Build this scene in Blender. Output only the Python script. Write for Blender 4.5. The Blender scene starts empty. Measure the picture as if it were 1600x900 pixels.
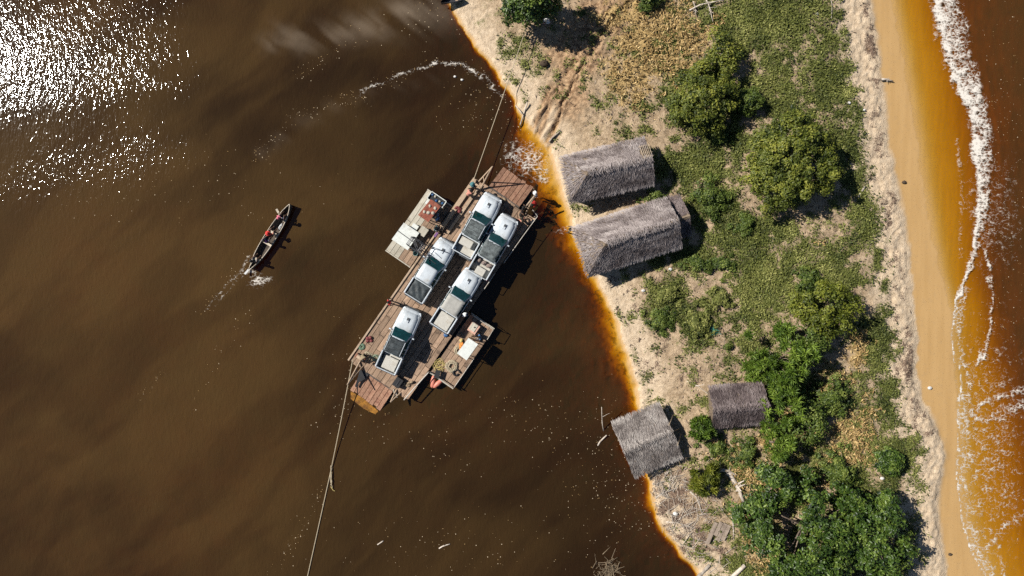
import bpy, bmesh, math, random
import numpy as np
from mathutils import Vector, Matrix, Quaternion
random.seed(7); RNG = np.random.default_rng(11)
S = bpy.context.scene
C = S.collection
R = math.radians
# ------------------------------------------------------------------ camera, sky, sun, exposure
K = 0.05                       # metres per photograph pixel on the water plane
H = 53.33                      # flying height of the drone
cam_d = bpy.data.cameras.new('camera'); cam_d.sensor_width = 36; cam_d.lens = 24.0
cam_d.clip_end = 3000
cam = bpy.data.objects.new('camera', cam_d); C.objects.link(cam)
cam.location = (0, 0, H); cam.rotation_euler = (0, 0, 0)
S.camera = cam
SUN_EL = 43.5
TO_SUN = Vector((-0.935*math.cos(R(SUN_EL)), 0.355*math.cos(R(SUN_EL)), math.sin(R(SUN_EL))))
w = bpy.data.worlds.new('World'); S.world = w; w.use_nodes = True
wn = w.node_tree.nodes; wl = w.node_tree.links
sky = wn.new('ShaderNodeTexSky'); sky.sky_type = 'NISHITA'; sky.sun_disc = False; sky.air_density = .8; sky.dust_density = .2; sky.ozone_density = 1.3
sky.sun_elevation = R(SUN_EL); sky.sun_rotation = math.atan2(TO_SUN.x, TO_SUN.y)
bg = wn['Background']; bg.inputs['Strength'].default_value = 0.05
wl.new(sky.outputs[0], bg.inputs['Color'])
sun_d = bpy.data.lights.new('sun', 'SUN'); sun_d.energy = 5.0; sun_d.angle = R(0.53); sun_d.color = (1.0, 0.955, 0.88)
sun = bpy.data.objects.new('sun', sun_d); C.objects.link(sun); sun.location = (-60, 20, 80)
sun.rotation_euler = (-TO_SUN).to_track_quat('-Z', 'Y').to_euler()
S.view_settings.view_transform = 'Standard'; S.view_settings.look = 'None'
S.view_settings.exposure = 0.42; S.view_settings.gamma = 1.0
S.cycles.max_bounces = 6; S.cycles.diffuse_bounces = 1; S.cycles.glossy_bounces = 3
S.cycles.transmission_bounces = 4; S.cycles.transparent_max_bounces = 8; S.cycles.volume_bounces = 0
S.cycles.caustics_reflective = False; S.cycles.caustics_refractive = False
S.cycles.use_denoising = False; S.cycles.use_adaptive_sampling = True; S.cycles.adaptive_threshold = .015; S.cycles.adaptive_min_samples = 12

# ------------------------------------------------------------------ helpers: numbers
def W2(px, py, z=0.0):
    f = K*(H - z)/H
    return ((px - 800)*f, (450 - py)*f)
def P(px, py, z=0.0):
    x, y = W2(px, py, z); return Vector((x, y, z))
def smooth(a, b, x):
    t = np.clip((x - a)/(b - a), 0, 1); return t*t*(3 - 2*t)
def _hash(i, j, s):
    n = (i.astype(np.int64)*374761393 + j.astype(np.int64)*668265263 + s*1442695041) & 0xffffffff
    n = ((n ^ (n >> 13))*1274126177) & 0xffffffff
    n = n ^ (n >> 16)
    return (n & 0xffff)/65535.0
def vnoise(x, y, s=0):
    x = np.asarray(x, float); y = np.asarray(y, float)
    i = np.floor(x); j = np.floor(y); fx = x - i; fy = y - j
    fx = fx*fx*(3 - 2*fx); fy = fy*fy*(3 - 2*fy)
    a = _hash(i, j, s); b = _hash(i+1, j, s); c = _hash(i, j+1, s); d = _hash(i+1, j+1, s)
    return (a*(1-fx) + b*fx)*(1-fy) + (c*(1-fx) + d*fx)*fy
def fbm(x, y, s=0, o=4):
    v = 0; a = .5; t = 0
    for k in range(o):
        v = v + a*vnoise(x, y, s + k*17); t += a
        a *= .5; x = x*2.03 + 3.1; y = y*2.03 + 1.7
    return v/t
def dist_poly(x, y, pts):
    d = np.full(np.shape(x), 1e9)
    for (x0, y0), (x1, y1) in zip(pts[:-1], pts[1:]):
        dx, dy = x1-x0, y1-y0; L2 = dx*dx + dy*dy + 1e-9
        t = np.clip(((x-x0)*dx + (y-y0)*dy)/L2, 0, 1)
        d = np.minimum(d, np.hypot(x - x0 - t*dx, y - y0 - t*dy))
    return d
def inside(x, y, poly):
    c = np.zeros(np.shape(x), bool); n = len(poly)
    for k in range(n):
        x0, y0 = poly[k]; x1, y1 = poly[(k+1) % n]
        if y0 == y1: continue
        m = ((y0 > y) != (y1 > y)) & (x < (x1-x0)*(y-y0)/(y1-y0) + x0)
        c ^= m
    return c
# ------------------------------------------------------------------ the lie of the land (measured in photograph pixels on the water plane)
LEFT = [(-1500,-9000),(400,-1200),(560,-300),(690,-20),(702,10),(722,42),(745,76),(775,116),(800,154),(812,178),(822,196),(836,214),(857,233),(868,275),(880,315),(891,350),(903,385),(917,420),(935,447),(954,490),(969,530),(984,575),(994,620),(997,646),
        (985,668),(975,690),(988,716),(1012,738),(1014,765),(1021,800),(1040,835),(1064,866),(1086,892),(1110,930),(1150,1050),(1180,1500),(1150,9000)]
SEA = [(1150,-9000),(1300,-1200),(1385,-200),(1393,0),(1408,80),(1424,170),(1440,280),(1455,360),(1470,430),(1487,490),(1486,540),(1493,600),(1495,680),(1494,745),(1502,815),(1516,862),(1536,900),(1570,960),(1640,1300),(1800,9000)]
DRY = [(1110,-9000),(1270,-1200),(1358,-200),(1366,0),(1376,80),(1384,165),(1398,270),(1412,330),(1422,385),(1424,450),(1434,520),(1433,575),(1441,622),(1462,650),(1481,695),(1481,740),(1470,790),(1472,840),(1480,900),(1490,960),(1560,1300),(1720,9000)]
DARK = [(1300,-9000),(1420,-1200),(1500,-200),(1512,0),(1545,100),(1568,220),(1572,330),(1566,420),(1590,540),(1625,640),(1680,800),(1750,960),(1900,1300),(2200,9000)]
LAND = LEFT + SEA[::-1]
DRYP = LEFT + DRY[::-1]
DEEPSEA = [(-9000,-9000)] + DARK + [(-9000,9000)]
def sea_side(px, py): return px > 1150 + 0*py
RUTS = [([(1000,-20),(968,20),(935,60),(905,105),(885,150),(868,196),(856,222)], 2.2, .13),
        ([(972,-20),(946,20),(916,62),(890,108),(862,152),(848,196),(840,212)], 2.0, .08),
        ([(905,120),(893,146),(884,170)], 1.6, .08), ([(915,40),(897,80),(880,106)], 1.6, .07), ([(858,140),(850,165),(838,192)], 1.8, .09), ([(988,14),(950,62),(938,84)], 1.5, .06),
        ([(760,20),(770,35),(790,70)], 1.5, .05), ([(735,18),(752,14),(770,16)], 1.6, .05)]
TRACK = [(990,-20),(955,25),(925,65),(893,112),(872,155),(852,205)]
GREEN = [(1230,60,105,75,1.1),(1170,20,60,40,.9),(1290,120,50,90,.9),(1200,150,60,50,.7),(1330,200,30,70,.55),(1120,230,60,25,.45),(1090,265,60,40,.65),(1100,320,60,40,.75),(1170,380,90,50,.8),
         (1250,420,70,50,1.0),(1260,340,60,30,.45),(1345,340,18,60,.7),(1080,400,60,25,.45),(1200,450,60,45,.95),(1050,480,40,45,.65),(1085,500,35,35,.8),(1040,455,30,20,.7),
         (1380,540,45,60,1.0),(1395,620,30,50,.9),(1370,690,40,40,.75),(1330,720,50,50,.6),(1310,590,40,60,.55),(1250,640,60,60,.4),(1090,720,30,22,.6),(1175,730,40,50,.5),(1160,880,30,30,.7),(1220,860,80,60,.7),(1340,780,60,40,.7),
         (1010,20,14,12,.4),(955,180,30,22,.35),(975,210,30,15,.35),(1000,440,40,18,.4),(1300,500,60,30,.55),(800,50,30,50,.34),(825,100,25,35,.34),(975,495,18,8,.4),(1135,440,60,30,.4),(1000,470,30,30,.3),(1130,560,40,20,.3),(1390,480,25,25,.3)]
STRAW = [(1030,70,75,65,1.0),(985,120,45,50,.8),(980,30,60,35,.7),(1330,540,18,30,.9),(1320,680,40,45,1.0),(1240,660,50,50,.7),(1290,600,40,40,.6),(1175,800,35,60,.9),(1160,730,40,30,.8),(1200,690,40,30,.6),(1130,700,30,18,.6),(1275,770,40,25,.5),(1190,870,30,40,.6),
         (1345,640,35,35,.5),(1010,150,40,20,.4),(1285,380,40,20,.3)]
CLAY = [(905,80,60,55,.9),(940,40,60,45,.9),(890,140,35,50,.8),(1000,0,50,20,.6),(1185,595,35,12,.4)]
LITTER = [(1358,70,10,28,.9),(1352,20,8,20,.6),(1366,150,16,70,.45),(1372,240,18,60,.5),(1388,330,22,70,.5),(1400,420,22,60,.45),(1410,560,26,70,.62),(1435,650,30,45,.58),(1420,720,30,40,.35),(1400,500,20,40,.4),(1010,560,40,50,.4),(1030,530,50,40,.4),(1060,790,55,70,.75),(1080,840,60,50,.6),(1045,745,35,30,.7),(1110,850,40,40,.5),(1080,580,60,30,.4),
          (990,480,40,40,.35),(960,440,20,15,.5),(1060,440,50,20,.35),(1375,800,40,80,.25)]
def blobs(px, py, L):
    v = np.zeros(np.shape(px))
    for (cx, cy, rx, ry, s) in L:
        v = np.maximum(v, s*np.exp(-(((px-cx)/rx)**2 + ((py-cy)/ry)**2)**1.3*.75))
    return v
def land_info(x, y):
    px = np.asarray(x)/K + 800; py = 450 - np.asarray(y)/K
    # ragged edges
    jx = (fbm(px/14, py/14, 5) - .5)*9; jy = (fbm(px/14, py/14, 9) - .5)*9
    far = (np.abs(px-800) > 1100) | (np.abs(py-450) > 800)
    jx = np.where(far, 0, jx); jy = np.where(far, 0, jy)
    qx, qy = px + jx*1.15, py + jy*1.15
    isl = inside(qx, qy, LAND)
    dl = dist_poly(qx, qy, LEFT)*K; dr = dist_poly(px + jx*.15, py, SEA)*K
    dry_in = inside(px + jx*1.5, py + jy*1.5, DRYP); dd = dist_poly(px + jx*1.5, py + jy*1.5, DRY)*K
    sd = np.where(dry_in, dd, -dd)
    return px, py, isl, dl, dr, sd
def ac_(px, py): return px*.83 + py*.56
def al_(px, py): return px*-.56 + py*.83
def terrain(x, y, full=False):
    px, py, isl, dl, dr, sd = land_info(x, y)
    n1 = fbm(px/90, py/90, 21); n2 = fbm(px/18, py/18, 31); n3 = fbm(px/5, py/5, 41, 3)
    fL = .30*smooth(0, .55, dl) + .62*smooth(.4, 7, dl)
    fR = .045*dr + .17*smooth(-.1, 1.0, sd) + .3*smooth(1, 6, sd)
    z = np.minimum(fL, fR)
    z = z + smooth(.6, 3, dl)*smooth(.3, 1.2, sd)*((n1-.5)*.35 + (n2-.5)*.22)
    z = z + smooth(.3, .9, sd)*smooth(.2, .8, dl)*(n3-.5)*.16*(.6 + 1.0*smooth(4, 1, sd))
    for pts, wd, dep in RUTS:
        d = dist_poly(px + (n2-.5)*14 + (n1-.5)*18, py, pts)
        z = z - dep*np.exp(-(d/wd)**2) + .55*dep*np.exp(-((d-wd*2)/(wd*.9))**2)
    tm = np.exp(-(dist_poly(px, py, TRACK)/30)**4)*isl
    ac, al = (px*.83 + py*.56), (px*-.56 + py*.83)
    z = z + tm*((fbm(ac/4.5, al/42, 81, 4)-.5)*.44 + (fbm(ac/2.2, al/9, 82, 3)-.5)*.10)
    # under water
    riv = px < 1150
    pat = .5*fbm(px/26, py/40, 63, 4) + .5*fbm(px/9, py/12, 64, 4)
    de = dl*np.interp(py, [-50, 0, 150, 200, 250, 300, 420, 470, 560, 640, 690, 760, 840, 920], [6.5, 6.5, 4.5, 1.7, 1.15, 1.2, 1.6, 1.5, 1.15, 1.5, 3.2, 3.0, 3.2, 3.4])*np.clip(-.25 + 2.6*pat, .12, 3)
    de = np.where(np.abs(py-450) > 700, dl*2, de)
    dep = .02 + .14*smooth(0, .4, de) + .24*smooth(.2, 1.2, de) + .50*smooth(.8, 2.9, de) + .90*smooth(2.2, 8.5, de)
    big = fbm(px/260 + .3*py/260, py/200, 61); mid = fbm((px*.57 - py*.82)/55, (px*.82 + py*.57)/150, 71)
    dep = dep*(1 + smooth(2, 6, dl)*((big-.5)*1.0 + (mid-.5)*.45))
    shallow = np.exp(-(((px-835)/55)**2 + ((py-262)/55)**2)) + .45*np.exp(-(((px-880)/38)**2 + ((py-350)/75)**2)) + .38*np.exp(-(((px-925)/40)**2 + ((py-560)/130)**2)) + .35*np.exp(-(((px-975)/60)**2 + ((py-850)/50)**2)) + .35*np.exp(-(((px-995)/40)**2 + ((py-775)/40)**2))
    dep = dep*(1 - .62*np.clip(shallow, 0, 1))
    brn = np.exp(-(((px-80)/420)**2 + ((py-620)/330)**2))       # sandier bottom out in the river
    dep = dep*(1 - .25*brn)
    dk = dist_poly(px, py, DARK)*K; t = dr/(dr + dk + 1e-6)
    deep = ~inside(px, py, DEEPSEA)
    dsea = .012 + .115*smooth(0, .26, t) + .50*t**2.0 + (n2-.5)*.06*t + (fbm(px/9, py/50, 77)-.5)*.07*t + (fbm((px+py*.15)/3.2, py/26, 78, 3)-.5)*.035*np.minimum(1, t*3)
    dsea = np.where(deep, .62 + .38*(1-np.exp(-dk*.22)) + (n1-.5)*.25 + (fbm(px/12, py/40, 79)-.5)*.2, dsea)
    zu = -np.where(riv, dep, dsea)
    z = np.where(isl, z, np.maximum(zu, -3.0))
    if not full: return z
    edge = smooth(.05, .9, np.minimum(dl, 9)) * smooth(1.5, 3.3, sd + (n2-.5)*2.4)
    nz = fbm(px/13, py/13, 91, 5)
    gb_ = np.maximum(blobs(px, py, GREEN)*1.3, .47*smooth(3, 8, dl)*smooth(.4, 2.0, sd)*smooth(1000, 1080, px))
    g = np.clip((np.minimum(gb_, .95) + (nz-.5)*1.9 + (fbm(px/45, py/45, 93, 4)-.5)*1.3 - .10), 0, 1)*edge*isl
    s = np.clip((blobs(px, py, STRAW)*1.2 + (fbm(px/11, py/11, 95, 4)-.5)*1.2 - .25), 0, 1)*edge*isl
    c = np.clip(blobs(px, py, CLAY)*1.2 + (fbm(px/16, py/16, 97)-.5)*.8 - .2, 0, 1)*isl
    c = np.maximum(c, np.exp(-(dist_poly(px, py, TRACK)/26)**4)*isl*np.clip((fbm(ac_(px, py)/5, al_(px, py)/45, 83, 4)-.35)*2.6, 0, 1))
    for pts, wd, dep_ in RUTS[:5]:
        c = np.maximum(c, .75*np.exp(-(dist_poly(px, py, pts)/7)**2)*isl)
    l = np.clip(blobs(px, py, LITTER)*1.1 + (fbm(px/9, py/9, 99, 5)-.5)*1.5 - .15, 0, 1)*smooth(.1,.6,sd)*isl
    wet = np.where(isl, np.maximum(smooth(.12, -.06, sd), smooth(.16, .05, z)), 1.0)
    hum = smooth(0.2, 4.0, dl)*isl*smooth(2.2, 4.6, sd + (n2-.5)*1.5)              # earth mixed into the sand away from the shores
    return z, g, s, c, l, wet, hum
def TZ(px, py):
    z = 0.4
    for _ in range(3):
        x, y = W2(px, py, z); z = float(terrain(np.array([x]), np.array([y]))[0])
    return z
def PL(px, py, dz=0.0):
    z = TZ(px, py); p = P(px, py, z); p.z += dz; return p

# ------------------------------------------------------------------ helpers: meshes
def tag(o, label=None, cat=None, group=None, kind=None):
    if label: o['label'] = label
    if cat: o['category'] = cat
    if group: o['group'] = group
    if kind: o['kind'] = kind
    return o
def empty(name, loc, rz=0.0, label=None, cat=None, group=None):
    o = bpy.data.objects.new(name, None); C.objects.link(o); o.location = loc; o.rotation_euler = (0, 0, rz)
    o.empty_display_size = .2
    return tag(o, label, cat, group)
def np_mesh(name, V, F, tint=None, smooth_=False):
    me = bpy.data.meshes.new(name); n, k = F.shape
    me.vertices.add(len(V)); me.vertices.foreach_set('co', np.ascontiguousarray(V, np.float32).ravel())
    me.loops.add(n*k); me.loops.foreach_set('vertex_index', np.ascontiguousarray(F, np.int32).ravel())
    me.polygons.add(n); me.polygons.foreach_set('loop_start', np.arange(0, n*k, k, dtype=np.int32))
    me.polygons.foreach_set('loop_total', np.full(n, k, np.int32))
    if smooth_: me.polygons.foreach_set('use_smooth', np.ones(n, bool))
    me.update(calc_edges=True)
    if tint is not None:
        a = me.attributes.new('tint', 'FLOAT', 'POINT'); a.data.foreach_set('value', np.ascontiguousarray(tint, np.float32))
    return me
def link(name, me, mat, parent=None, loc=None, rz=None):
    o = bpy.data.objects.new(name, me); C.objects.link(o)
    if mat is not None and len(me.materials) == 0: me.materials.append(mat)
    if parent: o.parent = parent
    if loc is not None: o.location = loc
    if rz is not None: o.rotation_euler = (0, 0, rz)
    return o
class MB:
    def __init__(s): s.v = []; s.f = []
    def add(s, vs, fs):
        b = len(s.v); s.v += [tuple(v) for v in vs]; s.f += [tuple(b+i for i in f) for f in fs]; return s
    def box(s, c, d, rz=0, M=None, taper=1.0):
        hx, hy, hz = d[0]/2, d[1]/2, d[2]/2; vs = []
        for z, t in ((-hz, 1), (hz, taper)):
            for x, y in ((-hx,-hy),(hx,-hy),(hx,hy),(-hx,hy)): vs.append(Vector((x*t, y*t, z)))
        m = Matrix.Translation(c) @ (M if M is not None else Matrix.Rotation(rz, 4, 'Z'))
        return s.add([m @ v for v in vs], [(3,2,1,0),(4,5,6,7),(0,1,5,4),(1,2,6,5),(2,3,7,6),(3,0,4,7)])
    def prism(s, pts, z0, z1):
        n = len(pts)
        vs = [(p[0], p[1], z0) for p in pts] + [(p[0], p[1], z1) for p in pts]
        return s.add(vs, [tuple(range(n-1, -1, -1)), tuple(range(n, 2*n))] + [(i, (i+1) % n, n+(i+1) % n, n+i) for i in range(n)])
    def tube(s, pts, rs, n=7, cap=True):
        pts = [Vector(p) for p in pts]
        if not hasattr(rs, '__len__'): rs = [rs]*len(pts)
        b = len(s.v); prev = None
        for i, p in enumerate(pts):
            d = (pts[min(i+1, len(pts)-1)] - pts[max(i-1, 0)])
            d = d.normalized() if d.length > 1e-9 else Vector((0,0,1))
            a = Vector((0,0,1)) if abs(d.z) < .9 else Vector((1,0,0))
            if prev is not None and (prev - prev.dot(d)*d).length > 1e-4: u = (prev - prev.dot(d)*d).normalized()
            else: u = d.cross(a).normalized()
            prev = u; q = d.cross(u)
            for k in range(n):
                t = 2*math.pi*k/n; s.v.append(tuple(p + (u*math.cos(t) + q*math.sin(t))*rs[i]))
        for i in range(len(pts)-1):
            for k in range(n):
                s.f.append((b+i*n+k, b+i*n+(k+1) % n, b+(i+1)*n+(k+1) % n, b+(i+1)*n+k))
        if cap:
            s.f.append(tuple(b+k for k in range(n-1, -1, -1))); s.f.append(tuple(b+(len(pts)-1)*n+k for k in range(n)))
        return s
    def loft(s, rings, closed=True, caps=True):
        b = len(s.v); n = len(rings[0])
        for r in rings: s.v += [tuple(p) for p in r]
        for i in range(len(rings)-1):
            for k in range(n if closed else n-1):
                s.f.append((b+i*n+k, b+i*n+(k+1) % n, b+(i+1)*n+(k+1) % n, b+(i+1)*n+k))
        if caps:
            s.f.append(tuple(b+k for k in range(n-1, -1, -1))); s.f.append(tuple(b+(len(rings)-1)*n+k for k in range(n)))
        return s
    def ell(s, c, r, n=10, m=6, z0=-1.0, jit=0.0):
        rings = []
        for i in range(m+1):
            ph = math.asin(max(-1, z0)) + (math.pi/2 - math.asin(max(-1, z0)))*i/m
            q = max(math.cos(ph), .02)
            rings.append([Vector(c) + Vector((r[0]*q*math.cos(2*math.pi*k/n), r[1]*q*math.sin(2*math.pi*k/n), r[2]*math.sin(ph)))*(1+random.uniform(-jit, jit)) for k in range(n)])
        return s.loft(rings)
    def mesh(s, name, smooth_=False, bevel=0):
        me = bpy.data.meshes.new(name); me.from_pydata(s.v, [], s.f)
        bm = bmesh.new(); bm.from_mesh(me)
        bmesh.ops.recalc_face_normals(bm, faces=bm.faces)
        if bevel: bmesh.ops.bevel(bm, geom=bm.edges[:], offset=bevel, segments=1, affect='EDGES', clamp_overlap=True)
        bm.to_mesh(me); bm.free()
        if smooth_:
            me.polygons.foreach_set('use_smooth', np.ones(len(me.polygons), bool))
        return me
    def build(s, name, mat, parent=None, loc=None, rz=None, smooth_=False, bevel=0):
        return link(name, s.mesh(name, smooth_, bevel), mat, parent, loc, rz)

# ------------------------------------------------------------------ helpers: materials
class NT:
    def __init__(s, name):
        s.m = bpy.data.materials.new(name); s.m.use_nodes = True; s.t = s.m.node_tree
        s.t.nodes.clear(); s.out = s.n('ShaderNodeOutputMaterial')
    def n(s, typ, props=None, **ins):
        nd = s.t.nodes.new(typ)
        for k, v in (props or {}).items(): setattr(nd, k, v)
        for k, v in ins.items(): s.set(nd, k, v)
        return nd
    def set(s, nd, k, v):
        key = int(k[1:]) if (k[0] == '_' and k[1:].isdigit()) else k.replace('_', ' ')
        i = nd.inputs[key]
        if isinstance(v, bpy.types.NodeSocket): s.t.links.new(v, i)
        elif isinstance(v, bpy.types.Node): s.t.links.new(v.outputs[0], i)
        else: i.default_value = v
    def math(s, op, a, b=None, clamp=False):
        nd = s.n('ShaderNodeMath', {'operation': op, 'use_clamp': clamp}); s.set(nd, '_0', a)
        if b is not None: s.set(nd, '_1', b)
        return nd.outputs[0]
    def mix(s, f, a, b, blend='MIX'):
        nd = s.n('ShaderNodeMix', {'data_type': 'RGBA', 'blend_type': blend})
        s.set(nd, '_0', f)
        s.set(nd, '_6', a if not isinstance(a, tuple) else (*a, 1)[:4]); s.set(nd, '_7', b if not isinstance(b, tuple) else (*b, 1)[:4])
        return nd.outputs[2]
    def ramp(s, f, stops):
        nd = s.n('ShaderNodeValToRGB'); el = nd.color_ramp.elements
        while len(el) < len(stops): el.new(.5)
        for e, (p, c) in zip(el, stops): e.position = p; e.color = (*c, 1)[:4] if len(c) == 3 else c
        s.set(nd, 'Fac', f); return nd.outputs[0]
    def step(s, x, a, b):
        nd = s.n('ShaderNodeMapRange', {'interpolation_type': 'SMOOTHSTEP'}); s.set(nd, 'Value', x)
        nd.inputs['From Min'].default_value = a; nd.inputs['From Max'].default_value = b
        return nd.outputs[0]
    def noise(s, vec, scale, detail=3, rough=.55, dist=0, out=0):
        nd = s.n('ShaderNodeTexNoise', None, Scale=scale, Detail=detail, Roughness=rough, Distortion=dist)
        s.set(nd, 'Vector', vec); return nd.outputs[out]
    def bump(s, h, strength=.5, dist=.05):
        nd = s.n('ShaderNodeBump', None, Strength=strength, Distance=dist); s.set(nd, 'Height', h); return nd.outputs[0]
    def surf(s, col, rough=.7, normal=None, metal=0, spec=.4):
        p = s.n('ShaderNodeBsdfPrincipled', None, Roughness=rough, Metallic=metal)
        s.set(p, 'Base Color', col if not isinstance(col, tuple) else (*col, 1)[:4]); p.inputs['Specular IOR Level'].default_value = spec
        if normal is not None: s.set(p, 'Normal', normal)
        s.t.links.new(p.outputs[0], s.out.inputs['Surface']); return p
def plain(name, col, rough=.6, var=.25, scale=6, metal=0, spec=.4, dirt=None, objvar=.0, bump=.0):
    t = NT(name); tc = t.n('ShaderNodeTexCoord').outputs['Object']
    nz = t.noise(tc, scale, 5, .65)
    c = t.mix(t.step(nz, .3, .7), tuple(x*(1-var) for x in col), tuple(min(1, x*(1+var)) for x in col))
    if dirt: c = t.mix(t.math('MULTIPLY', t.step(t.noise(tc, scale*.35, 5, .7), .5, .72), .75), c, dirt)
    if objvar:
        rnd = t.n('ShaderNodeObjectInfo').outputs['Random']
        hs = t.n('ShaderNodeHueSaturation'); t.set(hs, 'Color', c)
        t.set(hs, 'Value', t.math('ADD', t.math('MULTIPLY', rnd, 2*objvar), 1-objvar)); c = hs.outputs[0]
    nrm = t.bump(nz, bump, .03) if bump else None
    t.surf(c, rough, nrm, metal, spec); return t.m
def wood(name, a, b, dirt=(.12,.09,.07), rough=.8, objvar=.22, grain=(1.2, 14, 14), stain=.6):
    t = NT(name); tc = t.n('ShaderNodeTexCoord').outputs['Object']
    rnd = t.n('ShaderNodeObjectInfo').outputs['Random']
    mp = t.n('ShaderNodeMapping'); t.set(mp, 'Vector', tc); mp.inputs['Scale'].default_value = grain
    off = t.n('ShaderNodeCombineXYZ'); t.set(off, 'X', t.math('MULTIPLY', rnd, 40)); t.set(off, 'Y', t.math('MULTIPLY', rnd, 17)); t.set(mp, 'Location', off)
    g = t.noise(mp, 1.0, 5, .7); st = t.noise(mp.outputs[0], .18, 4, .7)
    c = t.mix(t.step(g, .25, .75), a, b)
    blo = t.noise(tc, 2.2, 5, .7)
    c = t.mix(t.math('MULTIPLY', t.step(blo, .5, .7), stain), c, dirt)
    hs = t.n('ShaderNodeHueSaturation'); t.set(hs, 'Color', c); t.set(hs, 'Value', t.math('ADD', t.math('MULTIPLY', rnd, 2*objvar), 1-objvar))
    t.surf(hs.outputs[0], rough, t.bump(g, .5, .02), 0, .25); return t.m
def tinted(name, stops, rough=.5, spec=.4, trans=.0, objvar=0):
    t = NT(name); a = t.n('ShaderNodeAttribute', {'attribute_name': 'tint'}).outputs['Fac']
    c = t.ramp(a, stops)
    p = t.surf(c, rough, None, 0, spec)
    if trans:
        tr = t.n('ShaderNodeBsdfTranslucent'); t.set(tr, 'Color', t.mix(.5, c, (.22,.30,.02)))
        mx = t.n('ShaderNodeMixShader'); t.set(mx, '_0', trans); t.set(mx, '_1', p.outputs[0]); t.set(mx, '_2', tr.outputs[0])
        t.t.links.new(mx.outputs[0], t.out.inputs['Surface'])
    return t.m

# ------------------------------------------------------------------ terrain sheet
def axis(lo, hi, step, fine_lo, fine_step, ext):
    a = list(np.arange(lo, fine_lo, step)) + list(np.arange(fine_lo, hi + 1e-6, fine_step))
    g = fine_step; x = a[-1]; out = []
    while x < ext: g *= 1.45; x += g; out.append(x)
    g = step; x = a[0]; pre = []
    while x > -ext: g *= 1.45; x -= g; pre.append(x)
    return np.array(pre[::-1] + a + out)
def grid_mesh(name, xs, ys):
    X, Y = np.meshgrid(xs, ys); nx, ny = len(xs), len(ys)
    i = np.arange(nx*ny).reshape(ny, nx)
    F = np.stack([i[:-1,:-1], i[:-1,1:], i[1:,1:], i[1:,:-1]], -1).reshape(-1, 4)
    return X.ravel(), Y.ravel(), F
xs = axis(-42, 42, .32, -6, .125, 420); ys = axis(-24, 24, .125, -24, .125, 420)
X, Y, F = grid_mesh('ground', xs, ys)
Z, g_, s_, c_, l_, wet_, hum_ = terrain(X, Y, True)
me = np_mesh('ground', np.stack([X, Y, Z], -1), F, smooth_=True)
for nm, arr in (('cover', np.stack([g_, s_, c_, np.ones_like(g_)], -1)), ('soil', np.stack([l_, wet_, hum_, np.ones_like(g_)], -1))):
    a = me.attributes.new(nm, 'FLOAT_COLOR', 'POINT'); a.data.foreach_set('color', a_ := np.ascontiguousarray(arr, np.float32).ravel())
t = NT('ground_sand_soil'); tc = t.n('ShaderNodeTexCoord').outputs['Object']
A1 = t.n('ShaderNodeSeparateColor'); t.set(A1, 'Color', t.n('ShaderNodeAttribute', {'attribute_name': 'cover'}).outputs['Color'])
A2 = t.n('ShaderNodeSeparateColor'); t.set(A2, 'Color', t.n('ShaderNodeAttribute', {'attribute_name': 'soil'}).outputs['Color'])
nA = t.noise(tc, 3.2, 3, .65); nB = t.noise(tc, 11, 2, .7); nC = t.noise(tc, .6, 3, .6); nD = t.noise(tc, 26, 1, .6)
sand = t.mix(t.step(nA, .3, .7), (.46,.35,.235), (.60,.475,.335))
sand = t.mix(t.math('MULTIPLY', t.step(nB, .52, .68), .4), sand, (.36,.255,.155))
earth = t.mix(t.step(nA, .35, .65), (.24,.165,.095), (.42,.305,.19))
earth = t.mix(t.math('MULTIPLY', t.step(nB, .5, .62), .55), earth, (.17,.12,.07))
earth = t.mix(t.math('MULTIPLY', t.step(nD, .62, .70), .6), earth, (.62,.55,.46))
c = t.mix(t.math('MULTIPLY', t.step(t.math('ADD', A2.outputs[2], t.math('MULTIPLY', t.math('SUBTRACT', nC, .5), .9)), .2, .9), .85), sand, earth)
clay = t.mix(t.step(nA, .35, .65), (.19,.11,.058), (.43,.285,.165))
c = t.mix(t.step(t.math('ADD', A1.outputs[2], t.math('MULTIPLY', t.math('SUBTRACT', nA, .5), .7)), .15, .75), c, clay)
straw = t.mix(t.step(nB, .35, .65), (.26,.17,.065), (.52,.37,.17))
c = t.mix(t.step(t.math('ADD', A1.outputs[1], t.math('MULTIPLY', t.math('SUBTRACT', nB, .5), 1.0)), .2, .7), c, straw)
grass = t.mix(t.step(nB, .35, .65), (.045,.055,.016), (.16,.165,.05))
c = t.mix(t.step(t.math('ADD', A1.outputs[0], t.math('MULTIPLY', t.math('SUBTRACT', nB, .5), 1.3)), .15, .75), c, grass)
lit = t.mix(t.step(nD, .4, .6), (.06,.038,.028), (.25,.17,.12))
c = t.mix(t.step(t.math('ADD', A2.outputs[0], t.math('MULTIPLY', t.math('SUBTRACT', nB, .5), 1.8)), .35, .75), c, lit)
mpw = t.n('ShaderNodeMapping'); t.set(mpw, 'Vector', tc); mpw.inputs['Scale'].default_value = (1, .10, 1); mpw.inputs['Rotation'].default_value = (0, 0, R(-7))
nW = t.noise(mpw, 2.0, 3, .6)
wets = t.mix(t.step(nW, .3, .7), (.425,.26,.105), (.465,.29,.122))
wets = t.mix(t.math('MULTIPLY', t.step(nA, .5, .7), .25), wets, (.34,.23,.12))
c = t.mix(A2.outputs[1], c, wets)
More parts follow.
